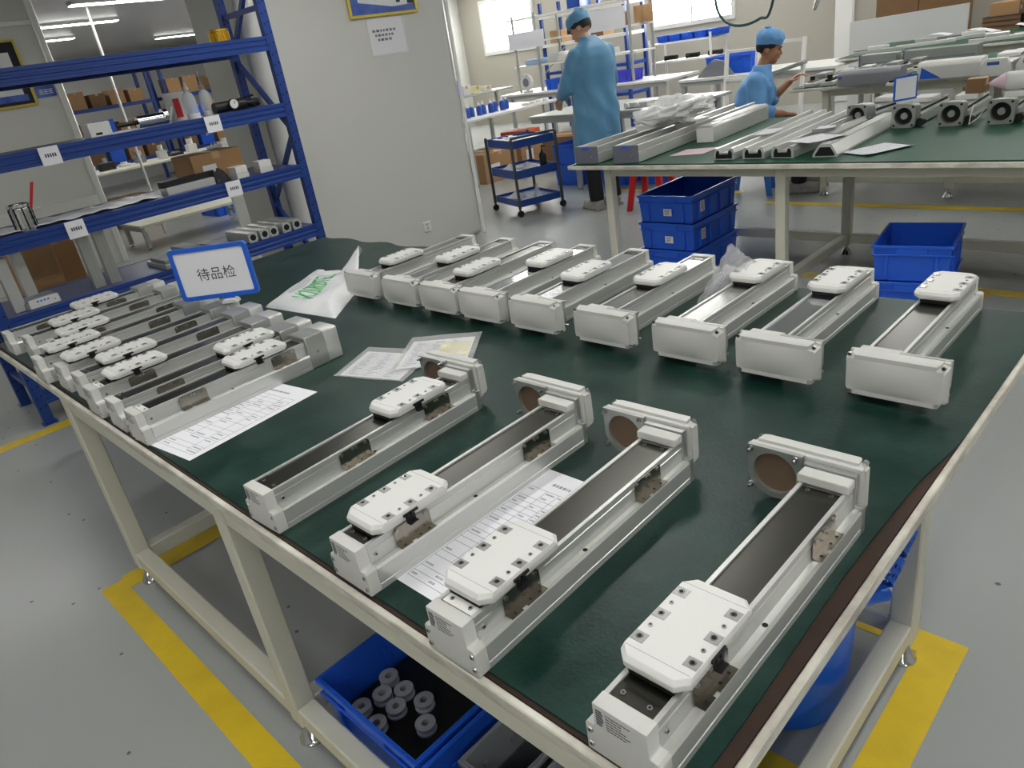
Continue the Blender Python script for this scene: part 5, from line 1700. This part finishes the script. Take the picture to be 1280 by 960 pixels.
for s in (-1, 1):
    sh = MB(); sh.cap((s * .12, .35, .055), (s * .132, .53, .045), .05, .043, 14); sh.box(s * .126 - .048, .31, .002, s * .126 + .048, .57, .03)
    fused(sh, 'shoe', M_shoe, w2, .006, 3)
gp = Vector((.20, .46, .60))
pw = w2.matrix_basis @ Vector((.225, .44, .635))
hb = thing('hand_tool', 'black hand tool held low by the seated worker', 'tool', tuple(pw), w2.rotation_euler.z)
MB().bar((0, -.10, -.012), (0, .10, -.02), .05, .03).build('tool_body', M_black, hb, bevel=.006)
MB().cyl((0, .101, -.02), (0, .15, -.022), .012, n=12).build('tool_tip', M_black, hb)

# ---------------------------------------------------------------- trolley
ct = thing('trolley', 'three-tier blue trolley with dark posts beside the grey column', 'trolley', (-5.33, 5.455, 0), math.atan2(-.2, .57))
cw_, cd_ = .60, .51
for z, h in ((.09, .065), (.36, .08), (.645, .075)):
    mb = MB(); x1, y1 = cw_ / 2 - .026, cd_ / 2 - .026
    o4 = lambda e, z_: [(-x1 + e, -y1 + e, z_), (x1 - e, -y1 + e, z_), (x1 - e, y1 - e, z_), (-x1 + e, y1 - e, z_)]
    L = [o4(0, z), o4(0, z + h), o4(.006, z + h), o4(.006, z + h - .022)]
    V = [p for l in L for p in l]
    mb._add(V, [(3, 2, 1, 0)] + [(k * 4 + i, k * 4 + (i + 1) % 4, k * 4 + 4 + (i + 1) % 4, k * 4 + 4 + i) for k in range(3) for i in range(4)] + [(12, 13, 14, 15)])
    mb.build('tray', M_cartb, ct, smooth=0)
for sx in (-1, 1):
    for sy in (-1, 1):
        x, y = sx * (cw_ / 2 - .013), sy * (cd_ / 2 - .013)
        MB().box(x - .0125, y - .0125, .075, x + .0125, y + .0125, .735).build('post', M_cartp, ct, bevel=.003)
        mb = MB().cyl((x - .012, y, .033), (x + .012, y, .033), .032, n=16); mb.box(x - .018, y - .006, .05, x + .018, y + .006, .0745)
        mb.build('caster', M_black, ct)
MB().tube([(cw_ / 2 - .013, -cd_ / 2 + .01, .745), (cw_ / 2 - .013, cd_ / 2 - .01, .745)], .012, 12).build('push_handle', M_cartp, ct)
mw = ct.matrix_basis


def on_cart(x, y, z):
    return tuple(mw @ Vector((x, y, z)))


cup = MB().lathe([(.024, 0), (.026, .002), (.026, .016), (.020, .018), (.008, .018)], 16).mesh('ring_part', M_white)
k = 0
for i in range(4):
    for j in range(3):
        x, y = -.2 + i * .085 + .02 * (j % 2), -.17 + j * .085
        o = link('ring_part', cup); o.location = on_cart(x, y, .6985)
        tag(o, 'white round part in %s row and %s column on the trolley top' % (ORD[i], ORD[j]), 'part', 'white round parts on the trolley')
o = MB().grid(lambda u, v: on_cart(.08 + u * .13, -.14 + v * .28, .7015 + .004 * v), 2, 2, .002).build('paper_sheet', M_paper)
tag(o, 'white paper on the top tray of the trolley', 'paper')
t = thing('pump_bottle', 'black pump bottle on the middle tray of the trolley', 'bottle', on_cart(.21, .12, .4185))
MB().lathe([(.034, 0), (.036, .004), (.036, .11), (.028, .13), (.013, .14), (.013, .16)], 16).build('bottle_body', M_black, t)
MB().cyl((0, 0, .1605), (0, 0, .20), .007, n=8).bar((-.004, 0, .197), (.045, 0, .19), .012).build('pump_head', M_black, t)
t = thing('flask', 'clear conical flask with white base on the bottom tray of the trolley', 'flask', on_cart(.19, .02, .1335))
MB().lathe([(.042, .012), (.042, .02), (.016, .10), (.014, .13)], 16).build('flask_body', M_glass, t)
MB().cyl((0, 0, 0), (0, 0, .0115), .045, n=16).build('flask_base', M_white, t)
for i, (x, y, z, s) in enumerate(((-.05, -.12, .4185, 1), (.07, .02, .4185, 1.2), (-.06, -.1, .1335, 1.1))):
    mb = MB(); mb.grid(lambda u, v: ((u - .5) * .2 * s, (v - .5) * .14 * s, max(.001, (.045 + .015 * sin(u * 9) * cos(v * 8)) * sin(pi * u) * sin(pi * v))), 14, 12)
    o = mb.build('white_rag', M_bag, smooth=60, fix=False); o.location = on_cart(x, y, z)
    tag(o, ['clear-white bag at the front of the middle trolley tray', 'white sheet pile under the pump bottle on the trolley', 'white rag on the bottom trolley tray'][i], 'rag')


# ---------------------------------------------------------------- far workshop benches on the left
def plain_bench(label, x0, y0, x1, y1, z, M=None, legs=None):
    t = thing('bench', label, 'bench', (0, 0, 0))
    MB().box(x0, y0, z - .03, x1, y1, z).build('bench_top', M or M_benchw, t, bevel=.004)
    MB().box(x0 + .02, y0 + .02, z - .08, x1 - .02, y0 + .05, z - .0305).build('apron', M_bench, t, smooth=0)
    for x in legs or (x0 + .05, x1 - .05):
        for y in (y0 + .05, y1 - .05):
            MB().box(x - .022, y - .022, .03, x + .022, y + .022, z - .0805 if y < y0 + .06 else z - .0305).build('leg', M_bench, t, smooth=0)
            MB().lathe([(.03, 0), (.03, .006), (.01, .015), (.008, .0295)], 12, (x, y, 0)).build('levelling_foot', M_chrome, t)
    MB().box(x0 + .072, y1 - .06, .12, x1 - .072, y1 - .03, .15).build('rail', M_bench, t, smooth=0)
    return t


plain_bench('white bench by the trolley with blue bottles on it', -8.3, 6.25, -6.95, 7.95, .80)
plain_bench('grey steel bench where the standing worker is busy', -5.9, 6.22, -3.95, 7.15, .80, M_bench, (-5.3, -4.1))
plain_bench('white bench with a frame of shelves behind the standing worker', -8.6, 8.5, -5.6, 9.3, .86, None, (-8.4, -7.2, -5.8))
plain_bench('white bench carrying the blue crate under the right window', -5.3, 8.3, -3.4, 9.2, .84)
# shelf frame on the third bench of these
t = thing('shelf_frame', 'thin steel frame of shelves rising from the white bench', 'shelf', (0, 0, .8605))
xs_ = [py(u, v, 8.7).x for u, v in ((650, 80), (676, 70), (792, 60))]
for x in xs_:
    for y in (8.65, 9.15):
        MB().box(x - .014, y - .014, 0, x + .014, y + .014, 1.05).build('post', M_bench, t, smooth=0)
for z, M in ((.34, M_benchw), (.66, M_benchw), (.98, M_benchw)):
    MB().box(xs_[0] - .1, 8.67, z, xs_[-1] + .05, 9.13, z + .025).build('shelf_board', M, t, smooth=0)
MB().box(xs_[0] - .1, 8.62, .60, xs_[0] + .6, 8.634, .82).build('notice_board', M_paper, t, smooth=0)
MB().box(xs_[-1] - .75, 8.62, .66, xs_[-1] - .05, 8.634, .92).build('notice_board', M_paper, t, smooth=0)
zsf = .8605
for i, (x, zz, s, M, lab) in enumerate((
        (xs_[0] + .05, .366, (.3, .3, .07), M_lav, 'pale blue pack on the low frame shelf'), (xs_[0] + .45, .366, (.22, .25, .12), M_white, 'white rounded pack on the low frame shelf'),
        (xs_[0] + 1.0, .366, (.9, .3, .07), M_white, 'long white pack on the low frame shelf'), (xs_[0] + .75, .691, (.1, .1, .12), M_picd, 'small dark box on the upper frame shelf'),
        (xs_[0] + 1.55, .691, (.2, .2, .16), M_card, 'brown box on the upper frame shelf'), (xs_[-1] - .1, .691, (.16, .2, .2), M_card, 'tan box at the right end of the upper frame shelf'))):
    o = MB().box(-s[0] / 2, -s[1] / 2, 0, s[0] / 2, s[1] / 2, s[2]).build('pack', M, bevel=.015 if 'pack' in lab else .003, seg=2)
    o.location = (x + .15, 8.9, zsf + zz - .0005); tag(o, lab, 'pack')
# on the bench surface
for i in range(3):
    o = crate('%s blue tray of parts on the white bench by the frame' % ('first', 'second', 'third')[i], (-7.55 + .55 * i, 8.85 - .06, .8605), 0, .42, .3, .14, 'blue trays of parts', M=(M_crate, M_pur, M_pur)[i], cat='tray')
for i in range(7):
    t = thing('spindle', '%s small steel spindle standing before the violet trays' % 'first second third fourth fifth sixth seventh'.split()[i], 'spindle', (-7.45 + i * .13, 8.57, .8605), 0, 'steel spindles')
    MB().lathe([(.022, 0), (.022, .02), (.012, .024), (.012, .07), (.006, .075), (.006, .1)], 12).build('spindle_body', M_chrome, t)
    MB().cyl((0, 0, .1005), (0, 0, .112), .012, n=10).build('spindle_cap', M_dark, t)
t = thing('desk_fan', 'round white fan at the left end of the frame bench', 'fan', (-8.1, 8.62, .8605))
MB().cyl((0, -.03, .14), (0, .03, .14), .11, n=24).build('housing', M_white, t)
MB().cyl((0, -.034, .14), (0, -.0305, .14), .06, n=20).build('hub', M_grey, t)
MB().box(-.06, -.05, 0, .06, .05, .029).build('base', M_white, t, bevel=.004)
# first bench: row of bottles, raised shelf
for i in range(9):
    t = thing('blue_bottle', '%s blue bottle from the column in the row on the white bench' % 'first second third fourth fifth sixth seventh eighth ninth'.split()[i], 'bottle', (-7.25 + .035 * (i % 2), 6.42 + i * .105, .8005), 0, 'blue bottles in a row')
    MB().lathe([(.036, 0), (.038, .003), (.038, .09), (.03, .11), (.013, .118)], 14).build('bottle_body', M_bottle, t)
    MB().lathe([(.015, .1185), (.015, .14), (.006, .144), (.004, .17)], 10).build('cap', M_white, t)
for i in range(4):
    o = MB().lathe([(.05, 0), (.055, .004), (.055, .03), (.03, .034)], 16).build('white_disc', M_white)
    o.location = (-7.08, 7.45 + i * .125, .8005); tag(o, '%s white disc part at the end of the bottle row' % 'first second third fourth'.split()[i], 'disc', 'white disc parts')
t = thing('raised_shelf', 'grey raised shelf standing on the bottle bench', 'shelf', (-7.95, 7.1, .8005))
MB().box(-.25, -.8, .20, .25, .8, .222).build('shelf_board', M_bench, t, smooth=0)
for y in (-.7, 0, .7): MB().box(-.02, y - .015, 0, .02, y + .015, .1995).build('leg', M_bench, t, smooth=0)
crate('blue crate on the raised shelf by the column', (-7.95, 6.75, 1.0232), 0, .40, .40, .2)
for i in range(3):
    o = carton('%s small pale box on the raised shelf' % ('first', 'second', 'third')[i], (-7.9, 7.15 + i * .2, 1.0232), 0, .13, .13, .12 - .03 * i, (M_white, M_yel, M_white)[i], 'small pale boxes', False)
# under the benches
cart_spec = [(-6.55, 6.75, .5, .45, .33), (-7.3, 6.6, .55, .5, .30), (-6.95 - .7, 7.2, .5, .45, .36)]
for i, (x, y, w, d, h) in enumerate(((-7.25, 6.75, .55, .6, .36), (-7.3, 7.45, .5, .55, .42), (-6.4, 7.45, .5, .5, .42))):
    carton('%s brown carton beneath or beside the bottle bench' % ('first', 'second', 'third')[i], (x, y, 0), radians(4 * i), w, d, h, (M_card, M_card, M_cardd)[i], 'cartons by the bottle bench')
o = MB().box(-.22, -.16, 0, .22, .16, .08).build('orange_pack', M_orange, bevel=.015, seg=2)
o.location = (-7.25, 7.45, .4212); o.rotation_euler = (0, 0, .2); tag(o, 'orange and white pack on a carton under the bottle bench', 'pack')
for i, (x, y, z) in enumerate(((-5.62, 6.70, 0), (-5.0, 6.75, 0), (-5.62, 6.70, .2265), (-4.52, 6.80, 0))):
    crate(['blue crate under the grey bench, left of two', 'blue crate under the grey bench, right of two', 'blue crate stacked on the left one under the grey bench', 'blue crate under the grey bench behind the red stool'][i], (x, y, z), 0, .38, .5, .225)
# grey bench top
t = thing('winder', 'small white winder with round knobs on the grey bench', 'machine', (-4.55, 6.40, .8005))
MB().box(-.14, -.06, 0, .14, .08, .05).build('machine_base', M_cap, t, bevel=.004)
for x in (-.09, .03):
    MB().cyl((x, -.062, .025), (x, -.085, .025), .022, n=16).build('knob', M_white, t)
o = crate('tilted blue crate with a grey sheet before it on the bench', (-4.75, 8.75, .8405), radians(-6), .62, .40, .2)
o = MB().prism([(-.26, 0), (.24, 0), (.10, .16), (-.02, .19), (-.16, .1)], 'y', -.008, .008).build('grey_cover', M_grey, bevel=.003)
o.location = (-4.85, 8.42, .8405); tag(o, 'grey sheet leaning before the blue crate on the bench', 'cover')
o = tag(MB().box(-.3, -.1, 0, .3, .1, .015).build('white_tray', M_white, bevel=.003), 'flat white tray on the grey bench behind the standing worker', 'tray')
o.location = (-4.6, 6.85, .8005)
# right-hand shelf rack under the window
t = thing('pipe_shelf', 'white pipe shelf with hanging tools beneath the right window', 'shelf', (0, 0, 0))
pa, pb = py(812, 60, 9.6), py(888, 50, 9.6)
for x in (pa.x, pb.x):
    for y in (9.6, 10.0):
        MB().cyl((x, y, 0), (x, y, 1.30), .018, n=12).build('post', M_benchw, t)
for z in (1.22, .98):
    MB().box(pa.x + .02, 9.59, z, pb.x - .02, 10.01, z + .02).build('shelf_board', M_benchw, t, smooth=0)
for i in range(5):
    o = crate('%s small blue bin on the pipe shelf' % 'first second third fourth fifth'.split()[i], (pa.x + .18 + i * .2, 9.8, 1.2405), 0, .17, .3, .09, 'small blue bins', cat='bin')
for i in range(3):
    t = thing('hand_drill', '%s black hand tool on the lower pipe shelf' % ('first', 'second', 'third')[i], 'tool', (pa.x + .25 + .35 * i, 9.75, 1.0005), 0, 'black hand tools')
    MB().cyl((-.1, 0, .035), (.1, 0, .035), .032, n=12).build('tool_body', M_black, t)
    MB().bar((-.02, 0, .03), (-.05, -.09, .02), .03).build('grip', M_dark, t)
# blue shelving by the window
t = thing('blue_shelving', 'blue and white shelving between the windows behind the standing worker', 'shelving', (0, 0, 0))
sa, sb_ = py(690, 60, 10.8), py(792, 45, 10.8)
for x in (sa.x, (sa.x + sb_.x) / 2, sb_.x):
    for y in (10.6, 11.1): MB().box(x - .025, y - .025, 0, x + .025, y + .025, 2.1).build('post', M_blue, t, smooth=0)
for z in (.5, .95, 1.4, 1.85):
    MB().box(sa.x - .02, 10.57, z, sb_.x + .02, 11.13, z + .05).build('shelf_board', M_benchw if z > 1 else M_blue, t, smooth=0)
MB().bar((sa.x, 10.572, 1.0), (sa.x + .5, 10.572, 1.38), .03, .01).build('brace', M_bench, t, smooth=0)
for i in range(4):
    carton('%s box on the blue shelving by the window' % 'first second third fourth'.split()[i], (sa.x + .2 + i * (sb_.x - sa.x - .4) / 3, 10.85, 1.9005 if i % 2 else 1.4505), 0, .26, .3, .2, (M_card, M_bottle, M_cardd, M_card)[i], 'boxes on the blue shelving', False)
# white A-frames behind the seated worker
for i, (u, v, w_) in enumerate(((922, 92, .42), (972, 86, .55))):
    c = py(u, v, 8.0)
    t = thing('leaning_frame', ['white leaning frame just left behind the seated worker', 'white leaning frame with a steel part hung on it, right of the worker'][i], 'frame', (c.x, 7.95, 0), radians(-10))
    tp_ = 1.12 + .04 * i
    for x in (-w_ / 2, w_ / 2): MB().bar((x, 0, .0), (x - .12, .28, tp_), .035).build('side_bar', M_benchw, t, smooth=0)
    for s in (.35, .72, .98): MB().bar((-w_ / 2 - .12 * s + .018, .28 * s, tp_ * s), (w_ / 2 - .12 * s - .018, .28 * s, tp_ * s), .03).build('cross_bar', M_benchw, t, smooth=0)
    if i:
        MB().bar((-.3, .16, .80), (.26, .15, .93), .06, .04).build('hung_part', M_alud, t, bevel=.006)

# ---------------------------------------------------------------- bay beyond the rack
for i, (u, v, h) in enumerate(((38, 322, .36), (70, 318, .30))):
    c = px(u, v, -6.4)
    carton(['brown carton on the floor behind the rack, left of two', 'brown carton on the floor behind the rack, right of two'][i], (-6.6 - .45 * i, c.y + .1 * i, 0), radians(8), .34, .30, max(.2, c.z + .1 - .05 * i), M_card, 'cartons behind the rack', False)
plain_bench('cream bench in the bay behind the rack, cluttered with parts', -12.3, 3.2, -11.4, 7.6, .80, M_cream)
rr = random.Random(21)
kinds = [('bracket_part', M_alu), ('black_part', M_black), ('white_box', M_white), ('grey_unit', M_grey)]
for i in range(16):
    nm, M = kinds[i % 4]
    s = (rr.uniform(.08, .2), rr.uniform(.12, .24), rr.uniform(.06, .2))
    t = thing(nm, '%s on the bay bench, number %s along it from the pier wall' % (nm.replace('_', ' '), 'one two three four five six seven eight nine ten eleven twelve thirteen fourteen fifteen sixteen'.split()[i]), 'part', (-11.85 + rr.uniform(-.2, .2), 3.4 + i * .26, .8005), 0, 'parts on the bay bench')
    MB().box(-s[0] / 2, -s[1] / 2, 0, s[0] / 2, s[1] / 2, s[2] * .6).build('part_base', M, t, bevel=.006)
    MB().cyl((0, 0, s[2] * .6 + .0005), (0, 0, s[2]), s[0] * .35, n=10).build('part_top', M_chrome if i % 2 else M, t)
for i in range(4):
    carton('%s brown carton under the bay bench' % 'first second third fourth'.split()[i], (-11.85, 3.75 + i * 1.0, 0), radians(5 * i), .5, .55, .4 + .05 * (i % 2), M_cardd if i % 2 else M_card, 'cartons under the bay bench')
t = plain_bench('low cream trestle frame on the bay floor behind the rack', -9.9, 2.95, -9.2, 4.4, .30, M_cream)
crate('large blue tub on the floor of the bay behind the rack', (-10.55, 4.75, 0), 0, .6, .8, .5, 'blue tubs')
crate('second large blue tub further along the bay', (-10.6, 6.0, 0), 0, .6, .8, .5, 'blue tubs')
o = MB().box(-8.3, 3.72, .002, -8.26, 4.35, .85).build('upright_board', M_white, bevel=.004)
tag(o, 'white board standing upright behind the low rack shelf', 'board')
for i in range(3):
    y0 = 4.6 + i * 2.4
    t = thing('bay_rack', '%s blue rack of cartons along the far bay wall' % ('first', 'second', 'third')[i], 'rack', (-17.2, y0, 0), 0, 'blue racks in the bay')
    for y in (0, 2.1):
        for x in (0, -.6): MB().box(x - .03, y - .03, 0, x + .03, y + .03, 2.3).build('upright', M_blue, t, smooth=0)
    for z in (.5, 1.05, 1.6):
        MB().box(-.57, .031, z, .03, 2.069, z + .07).build('shelf_board', M_blue, t, smooth=0)
        for k in range(5):
            carton('carton %s on the %s shelf of the %s bay rack' % ('one two three four five'.split()[k], {.5: 'low', 1.05: 'middle', 1.6: 'high'}[z], ('first', 'second', 'third')[i]), (-17.45, y0 + .25 + k * .39, z + .0705), 0, .4, .3, rr.uniform(.2, .34), (M_card, M_cardd, M_crate)[(k + i) % 3] if z != 1.6 else (M_card, M_card, M_cardd)[k % 3], 'cartons on the bay racks', False)
